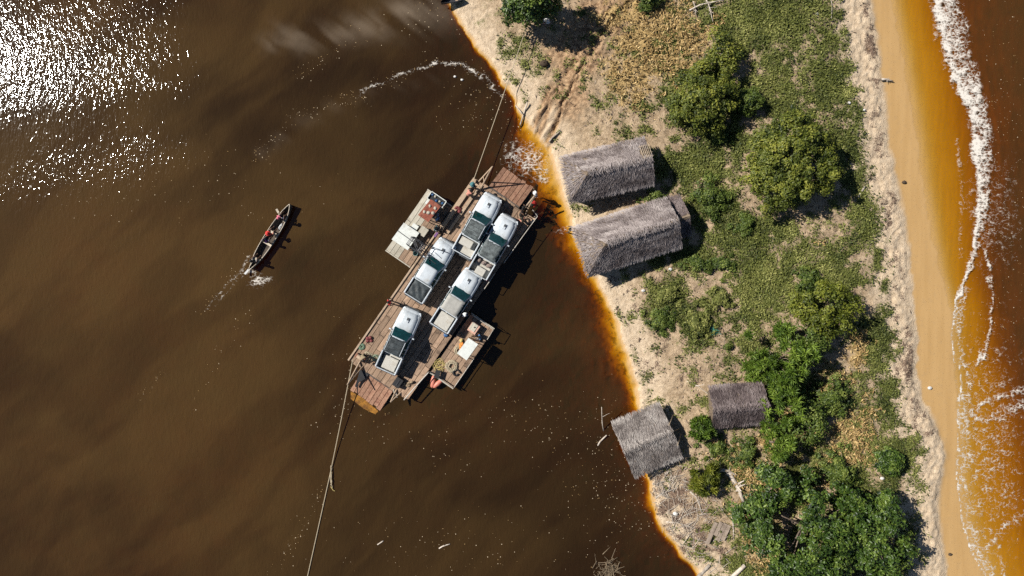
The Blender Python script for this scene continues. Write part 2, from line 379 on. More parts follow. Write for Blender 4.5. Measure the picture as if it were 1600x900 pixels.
# river silt with depth
zz = t.n('ShaderNodeSeparateXYZ'); t.set(zz, 'Vector', tc)
weed = t.math('MULTIPLY', t.math('MULTIPLY', t.step(t.math('ADD', t.math('MULTIPLY', nC, .5), t.math('MULTIPLY', nA, .5)), .50, .60), t.step(zz.outputs[2], -.03, -.16)), t.step(zz.outputs[0], 12, 9))
c = t.mix(t.math('MULTIPLY', weed, .75), c, (.10,.062,.026))
silt = t.mix(t.step(nC, .35, .65), (.22,.15,.09), (.40,.28,.17))
c = t.mix(t.step(zz.outputs[2], -.15, -.9), c, silt)
bh = t.math('ADD', t.math('MULTIPLY', nA, 1.0), t.math('MULTIPLY', nB, .6))
bs = t.math('MULTIPLY', t.math('SUBTRACT', 1.0, A2.outputs[1]), .9)
bm_ = t.n('ShaderNodeBump', None, Distance=.09); t.set(bm_, 'Strength', bs); t.set(bm_, 'Height', bh)
p = t.surf(c, .85, bm_.outputs[0], 0, .2)
t.set(p, 'Roughness', t.math('SUBTRACT', .9, t.math('MULTIPLY', A2.outputs[1], .35)))
tag(link('ground', me, t.m), 'pale sand and soil spit between river and sea', kind='structure')

# ------------------------------------------------------------------ water: tannin stained river and sea
TANNIN = (.66, 1.62, 7.0)
def water_mat(name, sea):
    t = NT(name); tc = t.n('ShaderNodeTexCoord').outputs['Object']
    a = t.n('ShaderNodeSeparateColor'); t.set(a, 'Color', t.n('ShaderNodeAttribute', {'attribute_name': 'foam'}).outputs['Color'])
    mp = t.n('ShaderNodeMapping'); t.set(mp, 'Vector', tc); mp.inputs['Rotation'].default_value = (0, 0, R(30 if not sea else 8))
    mp.inputs['Scale'].default_value = (1.0, .42, 1) if not sea else (1, .35, 1)
    w1 = t.noise(mp, 3.4, 1, .5, .5); w2 = t.noise(mp, 10.0, 1, .6, .4)
    A3 = t.n('ShaderNodeSeparateColor'); t.set(A3, 'Color', t.n('ShaderNodeAttribute', {'attribute_name': 'water'}).outputs['Color'])
    gust, sed = A3.outputs[0], A3.outputs[1]
    h = t.math('ADD', t.math('MULTIPLY', w1, .34), t.math('MULTIPLY', w2, .17))
    bn = t.n('ShaderNodeBump', None, Distance=.10); t.set(bn, 'Strength', gust); t.set(bn, 'Height', h); nrm = bn.outputs[0]
    dt_ = t.n('ShaderNodeVectorMath', {'operation': 'DOT_PRODUCT'}); t.set(dt_, '_0', nrm); t.set(dt_, '_1', t.n('ShaderNodeNewGeometry').outputs['Incoming'])
    fr_ = t.math('ADD', t.math('MULTIPLY', t.math('POWER', t.math('SUBTRACT', 1.0, t.math('ABSOLUTE', dt_.outputs['Value'])), 5.0), .98), .021)   # Schlick, the same from both sides
    gl = t.n('ShaderNodeBsdfGlossy', None, Roughness=.07); t.set(gl, 'Normal', nrm); gl.inputs['Color'].default_value = (1,1,1,1)
    # Beer-Lambert: each crossing of the surface takes the tannin stained depth below it
    dp = t.n('ShaderNodeAttribute', {'attribute_name': 'depth'}).outputs['Fac']
    tcx = t.n('ShaderNodeCombineColor')
    for k_, sg in enumerate(TANNIN): t.set(tcx, '_%d' % k_, t.math('POWER', math.exp(-sg*1.22), dp))
    tr = t.n('ShaderNodeBsdfTransparent'); t.set(tr, 'Color', tcx)
    df = t.n('ShaderNodeBsdfDiffuse')
    bn2 = t.n('ShaderNodeBump', None, Distance=.10, Strength=.75); t.set(bn2, 'Height', h); t.set(df, 'Normal', bn2.outputs[0])
    t.set(df, 'Color', t.mix(sed, (.028,.0155,.0058), (.094,.0535,.0172)) if not sea else t.mix(sed, (.075,.042,.012), (.105,.060,.017)))
    body = t.n('ShaderNodeMixShader'); t.set(body, '_0', t.math('MULTIPLY', t.step(dp, .06, .8), .66 if not sea else .5))
    t.set(body, '_1', tr.outputs[0]); t.set(body, '_2', df.outputs[0])
    # plume of pale silt
    pl = t.n('ShaderNodeBsdfDiffuse'); pl.inputs['Color'].default_value = (.27,.21,.15,1)
    pm = t.n('ShaderNodeMixShader'); 
    t.set(pm, '_0', a.outputs[2]); t.set(pm, '_1', body.outputs[0]); t.set(pm, '_2', pl.outputs[0])
    m1 = t.n('ShaderNodeMixShader'); t.set(m1, '_0', fr_); t.set(m1, '_1', pm.outputs[0]); t.set(m1, '_2', gl.outputs[0])
    # foam and scum
    fn = t.noise(tc, 2.2, 4, .72, .6); 
    dn = t.n('ShaderNodeVectorMath', {'operation': 'MULTIPLY_ADD'}); t.set(dn, '_0', t.n('ShaderNodeCombineXYZ', None, X=fn)); dn.inputs[1].default_value = (1.3, 0, 0); t.set(dn, '_2', tc)
    v1 = t.n('ShaderNodeTexVoronoi', {'feature': 'DISTANCE_TO_EDGE'}, Scale=3.4); t.set(v1, 'Vector', dn)
    lace = t.step(v1.outputs[0], .20, .0)
    ff = t.math('ADD', a.outputs[0], t.math('ADD', t.math('MULTIPLY', lace, .40), t.math('MULTIPLY', t.math('SUBTRACT', fn, .5), 1.9)))
    ff = t.math('MULTIPLY', t.math('MULTIPLY', t.step(ff, .52, 1.28), .95), t.step(a.outputs[0], .02, .2))
    v2 = t.n('ShaderNodeTexVoronoi', None, Scale=10); t.set(v2, 'Vector', tc)
    sc = t.n('ShaderNodeSeparateColor'); t.set(sc, 'Color', v2.outputs['Color'])
    dens = t.math('MULTIPLY', a.outputs[1], t.step(fn, .38, .62))
    sp = t.math('MULTIPLY', t.math('GREATER_THAN', sc.outputs[0], t.math('SUBTRACT', 1.0, dens)), t.step(t.math('SUBTRACT', v2.outputs[0], t.math('MULTIPLY', sc.outputs[1], .22)), .22, .1))
    fo = t.n('ShaderNodeBsdfDiffuse'); fo.inputs['Color'].default_value = (.70,.65,.58,1)
    so = t.n('ShaderNodeBsdfDiffuse'); t.set(so, 'Color', t.mix(sc.outputs[2], (.24,.15,.06), (.52,.42,.29)))
    m2 = t.n('ShaderNodeMixShader'); t.set(m2, '_0', sp); t.set(m2, '_1', m1.outputs[0]); t.set(m2, '_2', so.outputs[0])
    m3 = t.n('ShaderNodeMixShader'); t.set(m3, '_0', ff); t.set(m3, '_1', m2.outputs[0]); t.set(m3, '_2', fo.outputs[0])
    t.t.links.new(m3.outputs[0], t.out.inputs['Surface'])
    return t.m
def water(name, xs, ys, sea, label, foamf):
    X, Y, F = grid_mesh(name, xs, ys); n = len(X)
    me = np_mesh(name, np.stack([X, Y, np.zeros(n)], -1), F, smooth_=True)
    dpt = np.clip(-terrain(X, Y), 0, 3)
    a = me.attributes.new('depth', 'FLOAT', 'POINT'); a.data.foreach_set('value', dpt.astype(np.float32))
    px = X/K + 800; py = 450 - Y/K
    ca, sa = math.cos(R(14)), math.sin(R(14)); gx, gy = (X*ca + Y*sa)*.045, (-X*sa + Y*ca)*.16
    gu = smooth(.34, .60, fbm(gx + .6*fbm(gx*2, gy*2, 8), gy, 2, 5))
    jn = (fbm(px/40, py/40, 23)-.5)*70
    gu = np.clip(np.maximum(gu*.45, .95*smooth(235, 150, py + jn + px*.12)*smooth(-.1, .5, fbm(px/50, py/22, 24))) + .95*np.exp(-((py + .18*px - 288 + jn*.5)/30)**2), 0, 1.1)*.92*smooth(400, 210, px + jn*.6) + .12
    gu = np.where((px > 430) | (py > 430), .35, gu)
    if sea: gu = np.full(n, .8)
    wx = X*.06 + 1.6*fbm(X*.05, Y*.05, 1, 4); wy = Y*.06 + 1.6*fbm(X*.05 + 9, Y*.05, 2, 4)
    ax, ay = (X*.57 + Y*.82), (-X*.82 + Y*.57)
    se = .62*smooth(.32, .68, fbm(wx, wy, 12, 5)) + .38*smooth(.35, .65, fbm(ax*.05 + wx, ay*.35 + wy*2, 13, 5))
    se = np.clip(se*.8 + .30*np.exp(-((X+34)/24)**2 - ((Y+8)/14)**2) + .16*(fbm(ax*.8, ay*2.6, 14, 3)-.5), 0, 1)*(1 - .5*smooth(-18, 4, X))
    a = me.attributes.new('water', 'FLOAT_COLOR', 'POINT'); a.data.foreach_set('color', np.stack([gu, se, gu*0, gu*0+1], -1).astype(np.float32).ravel())
    r, g, b = foamf(px, py)
    col = np.zeros((n, 4), np.float32); col[:, 0] = r; col[:, 1] = g; col[:, 2] = b; col[:, 3] = 1
    a = me.attributes.new('foam', 'FLOAT_COLOR', 'POINT'); a.data.foreach_set('color', col.ravel())
    tag(link(name, me, water_mat(name + '_water', sea)), label, kind='structure')
def gl_(px, py, pts, w): return np.exp(-(dist_poly(px, py, pts)/w)**2)
def gb(px, py, x, y, rx, ry): return np.exp(-(((px-x)/rx)**2 + ((py-y)/ry)**2))
def foam_river(px, py):
    n = fbm(px/16, py/16, 3); jx = px + (fbm(px/20, py/20, 4)-.5)*14; jy = py + (fbm(px/20, py/20, 6)-.5)*14
    r = .72*gb(jx, jy, 405, 438, 15, 9) + .5*gb(jx, jy, 394, 424, 6, 6) + .47*gb(jx, jy, 832, 258, 36, 24) + .40*gb(jx, jy, 812, 238, 28, 18) + .45*gb(jx, jy, 880, 360, 14, 6) + .4*gb(jx,jy,845,280,12,10)
    r = r + .62*gl_(jx, jy, [(560,147),(600,131),(640,112),(684,98),(722,103),(742,110)], 3.2) + .5*gl_(jx, jy, [(742,110),(762,128),(790,152)], 4)
    r = r + .40*gl_(jx, jy, [(392,400),(375,425),(350,450),(318,482)], 2.6) + .34*gl_(jx, jy, [(398,412),(370,440),(335,478)], 2)
    r = np.clip(r, 0, 1)*(.55 + .9*n)
    lines = .5*gl_(jx, jy, [(540,152),(600,131),(640,112),(684,97),(722,103),(750,116),(790,152)], 9) + .35*gl_(jx, jy, [(400,250),(450,190),(500,165),(560,158)], 11)
    lines += .38*gl_(jx, jy, [(405,395),(360,440),(310,490)], 8) + .35*gl_(jx, jy, [(250,585),(215,620)], 6) + .32*gl_(jx, jy, [(500,770),(470,830),(430,890)], 9) + .3*gl_(jx, jy, [(560,60),(520,85),(470,110)], 12)
    lines += .35*gl_(jx, jy, [(385,490),(340,560),(300,650)], 10)*.5
    bl = .55*gb(jx, jy, 840, 235, 45, 40) + .40*gb(jx, jy, 760, 170, 60, 40) + .36*gb(jx, jy, 985, 790, 60, 60) + .20*gb(jx, jy, 870, 680, 70, 40) + .12*gb(jx, jy, 690, 690, 50, 60) + .10*gb(jx, jy, 720, 860, 180, 60) + .3*gb(jx, jy, 960, 700, 40, 40) + .3*gb(jx, jy, 670, 20, 60, 30) + .18*gb(jx, jy, 580, 560, 45, 90) + .2*gb(jx, jy, 550, 640, 40, 60) + .3*gb(jx, jy, 930, 760, 60, 30) + .16*gb(jx, jy, 250, 290, 160, 50) + .16*gb(jx, jy, 880, 640, 90, 30) + .16*gb(jx, jy, 770, 650, 30, 60)
    g = np.clip(lines*.8 + bl*.5, 0, .5)
    b = .5*gl_(jx, jy, [(430,62),(520,58),(580,38),(640,15)], 20) + .55*gb(jx, jy, 670, 15, 50, 24) + .25*gb(jx, jy, 620, 45, 70, 20) + .12*gl_(jx, jy, [(400,250),(470,190),(560,155),(700,110)], 12)
    b = b*smooth(.3, .75, fbm((px*.8+py*.6)/70 + 1.5*fbm(px/90, py/90, 51), (py*.8-px*.6)/18, 52, 5))*.55
    return r, g, np.clip(b, 0, 1)
def foam_sea(px, py):
    jx = px + (fbm(px/9, py/22, 14)-.5)*16 + (fbm(px/40, py/60, 15)-.5)*14; jy = py
    n = fbm(px/14, py/14, 3)
    main = [(1470,-120),(1474,0),(1490,60),(1512,130),(1530,190),(1539,250),(1540,310),(1532,350),(1526,385)]
    d = dist_poly(jx, jy, main); wd = np.interp(py, [-100, 0, 120, 260, 330, 390, 420], [24, 24, 21, 15, 10, 6, 3])
    r = .66*np.exp(-(d/wd)**4) + .42*np.exp(-(dist_poly(jx + .72*wd, jy, main)/(wd*.30 + 1.5))**2)*(d < wd*1.5)
    tail = [(1526,380),(1516,410),(1508,440),(1500,460)]
    r = np.maximum(r, .9*np.exp(-(dist_poly(jx, jy, tail)/4.5)**2))
    lip = [(1500,455),(1493,470),(1489,500),(1487,540),(1490,566),(1499,572),(1503,600),(1496,640),(1498,690),(1495,745),(1503,812),(1516,858),(1537,897),(1572,958)]
    dl2 = dist_poly(px + (fbm(px/12, py/12, 19)-.5)*5, py, lip)
    r = np.maximum(r, .85*np.exp(-(dl2/1.7)**2)); 
    r = np.maximum(r, .50*np.exp(-(dist_poly(jx, jy, [(q[0]+11, q[1]) for q in lip])/11)**2)); r = np.maximum(r, .36*gb(jx, jy, 1545, 700, 60, 190))
    r = np.maximum(r, .8*np.exp(-(dist_poly(jx, jy, [(1540,385),(1549,420),(1552,460),(1548,510),(1538,550),(1530,568)])/3)**2)*(py > 390))
    r = np.maximum(r, .55*gl_(jx, jy, [(1500,620),(1520,636),(1560,622),(1610,600)], 7))
    r = np.maximum(r, .5*gl_(jx, jy, [(1500,650),(1540,655),(1600,630)], 12)); r = np.maximum(r, .45*gb(jx, jy, 1518, 640, 22, 26))
    r = np.maximum(r, .5*gl_(jx, jy, [(1548,830),(1560,860),(1570,900)], 5)); r = np.maximum(r, .45*gl_(jx, jy, [(1600,800),(1560,830),(1530,880)], 9))
    r = np.maximum(r, .6*gl_(jx, jy, [(1516,795),(1524,800)], 4)); r = np.maximum(r, .42*gb(jx, jy, 1540, 330, 26, 90)); r = np.maximum(r, .35*gl_(px, py, [(1500,400),(1503,290),(1495,220)], 4))
    r = np.maximum(r, .28*gb(jx, jy, 1575, 330, 20, 90))
    r = r*(.62 + .75*n)
    g = .20*gb(px, py, 1570, 300, 30, 260) + .12*gb(px, py, 1550, 700, 60, 200)
    return np.clip(r, 0, 1.1), g, 0*px
SPLIT = 20.5
xr = np.concatenate([[-400,-250,-150,-100,-70,-55,-47], np.arange(-42, 15, .16), [SPLIT]])
xsea = np.concatenate([[SPLIT, 25], np.arange(29, 44, .11), [50,60,80,120,200,300,400]])
ysw = np.concatenate([[-400,-250,-150,-100,-70,-50,-38,-30], np.arange(-25, 25, .16), [30,38,50,70,100,150,250,400]])
yss = np.concatenate([[-400,-250,-150,-100,-70,-50,-38,-30], np.arange(-25, 25, .14), [30,38,50,70,100,150,250,400]])
water('river', xr, ysw, False, 'dark tea brown river with sun glitter', foam_river)
water('sea', xsea, yss, True, 'orange brown shallow sea with white foam line', foam_sea)
# ------------------------------------------------------------------ foliage
M_LEAF = {}
def greens(name, dark, mid, light, **k):
    M_LEAF[name] = tinted(name, [(0, dark), (.55, mid), (1, light)], **k)
greens('leaf_olive', (.014,.026,.005), (.098,.120,.016), (.265,.268,.042), rough=.5, spec=.3, trans=.16)
greens('leaf_glossy', (.009,.022,.005), (.052,.095,.013), (.165,.225,.038), rough=.42, spec=.35, trans=.12)
greens('leaf_feather', (.010,.028,.005), (.088,.150,.016), (.220,.310,.042), rough=.5, spec=.35, trans=.2)
greens('leaf_yellow', (.030,.045,.006), (.110,.130,.012), (.220,.230,.030), rough=.5, spec=.3, trans=.18)
greens('leaf_shrub', (.014,.028,.006), (.080,.118,.018), (.190,.225,.046), rough=.5, spec=.3, trans=.12)
greens('leaf_ground', (.030,.042,.009), (.128,.142,.030), (.285,.280,.085), rough=.6, spec=.25)
greens('dry_straw', (.14,.080,.030), (.40,.265,.105), (.64,.47,.23), rough=.8, spec=.1)
greens('twig_litter', (.045,.028,.020), (.17,.115,.080), (.42,.34,.26), rough=.9, spec=.1)
M_BARK = wood('bark', (.12,.09,.065), (.26,.20,.15), rough=.95, objvar=.1, grain=(9, 9, 2))
def unit(v): return v/np.maximum(np.linalg.norm(v, axis=-1, keepdims=True), 1e-9)
def leaf_mesh(name, Pp, Nn, size, aspect, tint, dirs=None, fold=.18, droop=0.0):
    n = len(Pp); Nn = unit(Nn)
    if dirs is None: dirs = RNG.normal(size=(n, 3))
    d = unit(dirs - (dirs*Nn).sum(-1, keepdims=True)*Nn); s = np.cross(Nn, d)
    L = np.broadcast_to(size, (n,))[:, None]; wd = L*aspect
    b = Pp - d*L*.5; tip = Pp + d*L*.5 - Nn*L*droop
    mid = Pp + Nn*L*.02
    l = mid + s*wd*.5 + Nn*wd*fold; r = mid - s*wd*.5 + Nn*wd*fold
    V = np.stack([b, r, tip, l], 1).reshape(-1, 3)
    i = np.arange(n)*4
    F = np.concatenate([np.stack([i, i+1, i+2], -1), np.stack([i, i+2, i+3], -1)])
    return np_mesh(name, V, F, np.repeat(tint, 4))
def limb_tree(base, tips, r0, fork=.45):
    mb = MB(); base = Vector(base)
    cen = sum((Vector(t_) for t_ in tips), Vector())/max(1, len(tips))
    f = base + (Vector((cen.x, cen.y, 0)) - Vector((base.x, base.y, 0)))*.4 + Vector((0, 0, (cen.z-base.z)*fork))
    mid = (base + f)/2 + Vector((random.uniform(-.08,.08), random.uniform(-.08,.08), 0))
    mb.tube([base - Vector((0,0,.15)), base + Vector((0,0,.05)), mid, f], [r0*1.4, r0, r0*.85, r0*.75], 8)
    for t_ in tips:
        t_ = Vector(t_); m = f.lerp(t_, .5) + Vector((random.uniform(-.2,.2), random.uniform(-.2,.2), random.uniform(0,.2)))
        mb.tube([f, m, t_], [r0*.55, r0*.32, r0*.1], 5)
    return mb
def crown_pts(n_cl, rx, ry, rz, lob, seed, low=-.15, gap=.0):
    """clump centres spread over a lumpy dome (local), with the direction they face"""
    out = []; k = 0; rs = np.random.default_rng(seed)
    while len(out) < n_cl and k < n_cl*20:
        k += 1
        v = rs.normal(size=3); v /= np.linalg.norm(v)
        if v[2] < low: continue
        th = math.atan2(v[1], v[0])
        lo = 1 + lob*(.5*math.sin(3*th + seed) + .35*math.sin(5*th + 2.1*seed) + .3*math.sin(8*th + .7*seed))
        nzv = float(fbm(np.array([v[0]*2.3 + seed]), np.array([v[1]*2.3 + v[2]]), seed, 3)[0])
        nzv = min(1, max(0, (nzv-.5)*2.2 + .5))
        if nzv < gap: continue
        rad = rs.uniform(.5, 1.0)**.6*lo*(.74 + .42*nzv) + (rs.uniform(.0, .16) if rs.random() < .12 else 0)
        out.append((np.array([v[0]*rx*rad, v[1]*ry*rad, v[2]*rz*rad]), v))
    return out
def tree(name, label, cat, px, py, rx, ry, h, mat, kind='broad', seed=1, n_cl=None, per=60, leaf=.2, lob=.12, low=-.15, gap=.0, group=None, trunk_r=.09, cl_r=.45, patch=False):
    """rx, ry in photograph pixels, h the height of the crown's top in metres"""
    gz = TZ(px, py); rz = h*.62; cz = h - rz
    f = K*(H - gz - cz)/H; RX, RY = rx*f, ry*f
    c = P(px, py, gz + cz); root = empty(name, (c.x, c.y, gz), 0, label, cat, group)
    rs = np.random.default_rng(seed*13+5)
    if n_cl is None: n_cl = int(max(14, (4.2 if not patch else 3.2)*RX*RY/(cl_r*cl_r)))
    if patch:
        rr = np.random.default_rng(seed*7+1); cl = []; arms = rr.uniform(0, 6.28, 5)
        for k in range(n_cl):
            th = rr.choice(arms) + rr.normal(0, .45); q_ = abs(rr.normal(0, .55)); q_ = min(q_, 1.25)
            cl.append((np.array([math.cos(th)*RX*q_, math.sin(th)*RY*q_, (h*(1-.55*q_)*rr.uniform(.45, 1)) - cz]), np.array([math.cos(th)*q_, math.sin(th)*q_, .6])))
    else: cl = crown_pts(n_cl, max(.1, RX-cl_r*.6), max(.1, RY-cl_r*.6), max(.1, rz-cl_r*.4), lob, seed, low, gap)
    PP, NN, DD, TT, SS = [], [], [], [], []
    for cc, v in cl:
        cc = cc + np.array([0, 0, cz]); cc[2] = max(cc[2], .12)
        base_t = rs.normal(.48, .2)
        if kind == 'broad':
            q = rs.normal(size=(per, 3)); q = unit(q)*rs.uniform(.2, 1, (per, 1))**.5*cl_r*np.array([1, 1, .65])
            p_ = cc + q; nn = unit(q)*.55 + np.array([0, 0, .75]) + v*.35 + rs.normal(size=(per, 3))*.42
            dd = rs.normal(size=(per, 3)); sz = leaf*rs.uniform(.6, 1.25, per)
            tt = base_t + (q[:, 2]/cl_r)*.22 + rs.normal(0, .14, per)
        else:                                                     # feathery tufts: narrow blades raying out of one bud
            q = rs.normal(size=(per, 3)); q[:, 2] = np.abs(q[:, 2])*.8 - .15; q = unit(q)
            ln = cl_r*rs.uniform(.6, 1.15, per)
            p_ = cc + q*ln[:, None]*.5; dd = q; nn = np.cross(q, rs.normal(size=(per, 3))) + np.array([0, 0, .4])
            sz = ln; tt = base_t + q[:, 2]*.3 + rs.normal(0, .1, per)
        PP.append(p_); NN.append(nn); DD.append(dd); TT.append(tt); SS.append(sz)
    PP = np.concatenate(PP); PP[:, 2] = np.maximum(PP[:, 2], .03)
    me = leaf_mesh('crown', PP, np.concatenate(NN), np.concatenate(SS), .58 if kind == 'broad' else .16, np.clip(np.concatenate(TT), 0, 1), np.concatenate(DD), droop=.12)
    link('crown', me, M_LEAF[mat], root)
    tips = [cl[i][0]*.85 + np.array([0, 0, cz]) for i in rs.choice(len(cl), min(len(cl), 9), replace=False)]
    limb_tree((0, 0, 0), tips, trunk_r).build('trunk', M_BARK, root, smooth_=True)
    return root
G1 = 'trees and bushes on the spit'
tree('broadleaf_tree', 'leafy tree at the top edge of the photo beside the sandy river bank', 'tree', 828, 4, 58, 42, 5.2, 'leaf_glossy', seed=2, leaf=.26, lob=.16, per=55, group=G1, trunk_r=.14)
tree('olive_bush', 'large olive green bush north of the upper thatched hut, beside tan dry brush', 'bush', 1092, 154, 57, 60, 3.4, 'leaf_olive', seed=3, leaf=.19, lob=.10, group=G1, per=72, cl_r=.42, gap=.12)
tree('olive_bush', 'smaller bush reaching up behind the large olive bush, towards the dry brush', 'bush', 1130, 90, 30, 38, 2.3, 'leaf_olive', seed=14, leaf=.19, lob=.2, group=G1, per=65)
tree('round_shrub', 'small round dark green shrub between the two largest olive bushes', 'shrub', 1170, 158, 25, 24, 1.7, 'leaf_shrub', seed=5, leaf=.16, lob=.08, group=G1, per=80, cl_r=.35)
tree('olive_bush', 'biggest dome shaped olive bush, right of the huts near the beach', 'bush', 1234, 254, 88, 82, 3.9, 'leaf_olive', seed=16, leaf=.20, lob=.03, group=G1, per=76, trunk_r=.16, gap=.06, cl_r=.42, low=-.05)
tree('leafy_shrub', 'dark shrub just right of the gap between the two upper huts', 'shrub', 1107, 303, 38, 33, 1.25, 'leaf_shrub', seed=7, leaf=.17, lob=.16, group=G1, patch=True, per=60, cl_r=.38)
tree('leafy_shrub', 'small leafy shrub squeezed between the two upper thatched roofs', 'shrub', 1027, 307, 25, 11, .9, 'leaf_shrub', seed=8, leaf=.15, lob=.2, group=G1, patch=True, per=45, cl_r=.3)
tree('leafy_shrub', 'little shrub at the right end of the middle hut shadow', 'shrub', 1108, 330, 22, 15, .8, 'leaf_shrub', seed=9, leaf=.15, lob=.2, group=G1, patch=True, per=45, cl_r=.3)
tree('leafy_shrub', 'low shrub on the grass below the biggest dome bush', 'shrub', 1166, 352, 23, 20, .7, 'leaf_shrub', seed=10, leaf=.15, lob=.25, group=G1, patch=True, per=40, cl_r=.24, gap=.3)
tree('leafy_shrub', 'low shrub right below the middle hut, left one of two', 'shrub', 1094, 412, 25, 18, .7, 'leaf_shrub', seed=11, leaf=.15, lob=.25, group=G1, patch=True, per=40, cl_r=.24, gap=.3)
tree('leafy_shrub', 'low shrub right below the middle hut, right one of two', 'shrub', 1132, 412, 21, 21, .7, 'leaf_shrub', seed=12, leaf=.15, lob=.25, group=G1, patch=True, per=40, cl_r=.24, gap=.3)
tree('leafy_shrub', 'shrub between the big bush and the olive bush, at the edge of bare soil', 'shrub', 1128, 212, 23, 15, .6, 'leaf_shrub', seed=31, leaf=.15, lob=.25, group=G1, patch=True, per=40, cl_r=.24, gap=.3)
tree('leafy_shrub', 'low green shrub closest to the river bank below the middle hut', 'shrub', 1031, 497, 30, 25, .75, 'leaf_shrub', seed=41, leaf=.15, lob=.25, group=G1, patch=True, per=45, cl_r=.25, gap=.28)
tree('leafy_shrub', 'broad low shrub beside scraps of turquoise net', 'shrub', 1082, 508, 35, 33, .8, 'leaf_ground', seed=42, leaf=.17, lob=.2, group=G1, patch=True, per=50, cl_r=.27, gap=.28)
tree('leafy_shrub', 'low shrub on sandy grass, halfway between middle hut and turquoise net', 'shrub', 1044, 457, 26, 17, .6, 'leaf_ground', seed=43, leaf=.15, lob=.25, group=G1, patch=True, per=45, cl_r=.25, gap=.3)
tree('leafy_shrub', 'small yellowish shrub on bare soil above the turquoise net', 'shrub', 1122, 472, 25, 18, .6, 'leaf_ground', seed=44, leaf=.15, lob=.25, group=G1, patch=True, per=40, cl_r=.25, gap=.3)
tree('leafy_shrub', 'tiny shrub by the feathery tree, right of the turquoise net', 'shrub', 1135, 541, 8, 8, .5, 'leaf_shrub', seed=45, leaf=.13, lob=.2, group=G1, patch=True, per=40, cl_r=.2)
tree('leafy_shrub', 'ragged dark shrub beside the yellow crowned tree', 'shrub', 1258, 437, 30, 20, .9, 'leaf_shrub', seed=46, leaf=.17, lob=.3, group=G1, patch=True, per=45, cl_r=.27, gap=.3)
tree('broadleaf_tree', 'yellow green tree, brightest crown beside the grassy clearing', 'tree', 1285, 487, 54, 46, 3.4, 'leaf_yellow', seed=18, leaf=.20, lob=.24, group=G1, per=55, gap=.34)
tree('feathery_tree', 'feathery tree at the top of the tall green row, over bare sandy soil', 'tree', 1212, 552, 66, 60, 3.6, 'leaf_feather', 'feather', seed=19, per=48, lob=.22, group=G1, cl_r=.5, gap=.46)
tree('feathery_tree', 'feathery tree beside the right end of the small brown hut', 'tree', 1218, 632, 42, 46, 3.3, 'leaf_feather', 'feather', seed=20, per=48, lob=.25, group=G1, cl_r=.48, gap=.46)
tree('feathery_tree', 'narrow feathery tree just below the small brown hut', 'tree', 1210, 694, 30, 34, 3.0, 'leaf_feather', 'feather', seed=21, per=48, lob=.25, group=G1, cl_r=.45, gap=.46)
tree('feathery_tree', 'small feathery tree alone between the small brown hut and the tilted hut', 'tree', 1094, 670, 25, 23, 2.0, 'leaf_feather', 'feather', seed=22, per=70, lob=.15, group=G1, cl_r=.42)
tree('feathery_tree', 'bright green feathery sapling above the driftwood heap', 'tree', 1101, 748, 25, 32, 2.0, 'leaf_yellow', 'feather', seed=23, per=70, lob=.2, group=G1, cl_r=.42, gap=.46)
tree('broadleaf_tree', 'large glossy green tree filling the lower right corner of the land', 'tree', 1252, 826, 98, 94, 4.3, 'leaf_glossy', seed=24, leaf=.25, lob=.14, group=G1, per=50, trunk_r=.16, gap=.40)
tree('broadleaf_tree', 'glossy green tree at the bottom edge, nearest the pale beach', 'tree', 1362, 838, 60, 72, 4.0, 'leaf_glossy', seed=25, leaf=.25, lob=.22, group=G1, per=52, trunk_r=.13, gap=.36)
tree('broadleaf_tree', 'glossy tree between the narrow feathery tree and the corner tree', 'tree', 1210, 756, 44, 38, 3.4, 'leaf_glossy', seed=26, leaf=.23, lob=.2, group=G1, per=52, trunk_r=.1, gap=.34)
tree('feathery_tree', 'feathery tree leaning over bare soil, leftmost of the tall green row', 'tree', 1186, 572, 34, 30, 2.6, 'leaf_feather', 'feather', seed=51, per=48, lob=.2, group=G1, cl_r=.45, gap=.40)
tree('broadleaf_tree', 'dark tree wedged between the yellow green tree and the feathery tree', 'tree', 1256, 528, 40, 30, 2.8, 'leaf_shrub', seed=52, leaf=.19, lob=.2, group=G1, per=55, gap=.36)
tree('broadleaf_tree', 'dark leafy tree right of the feathery tree beside the small brown hut', 'tree', 1262, 660, 30, 42, 2.4, 'leaf_shrub', seed=53, leaf=.19, lob=.3, group=G1, per=50, gap=.45)
tree('leafy_shrub', 'round leafy bush standing alone at the edge of the pale beach sand', 'bush', 1391, 722, 27, 26, 1.5, 'leaf_glossy', seed=27, leaf=.2, lob=.14, group=G1, per=60, cl_r=.38)
tree('leafy_shrub', 'ragged bush in dry brush left of the lone beach edge bush', 'bush', 1312, 735, 33, 31, 1.3, 'leaf_shrub', seed=28, leaf=.18, lob=.3, group=G1, patch=True, per=45, cl_r=.28, gap=.34)
tree('leafy_shrub', 'dark ragged bush in the dry clearing right of the feathery row', 'bush', 1296, 618, 35, 37, 1.7, 'leaf_shrub', seed=29, leaf=.18, lob=.3, group=G1, patch=True, per=40, cl_r=.3, gap=.38)
tree('leafy_shrub', 'light green bush under the feathery tree, over dry leaves', 'bush', 1252, 592, 30, 27, 1.2, 'leaf_olive', seed=30, leaf=.17, lob=.3, group=G1, patch=True, per=45, cl_r=.28, gap=.36)
tree('leafy_shrub', 'grey green shrub left of the narrow feathery tree', 'shrub', 1172, 706, 27, 22, .9, 'leaf_shrub', seed=33, leaf=.17, lob=.3, group=G1, patch=True, per=40, cl_r=.27, gap=.36)
tree('leafy_shrub', 'low shrub just below the lone small feathery tree', 'shrub', 1118, 700, 27, 15, .6, 'leaf_shrub', seed=34, leaf=.16, lob=.3, group=G1, patch=True, per=40, cl_r=.24, gap=.3)
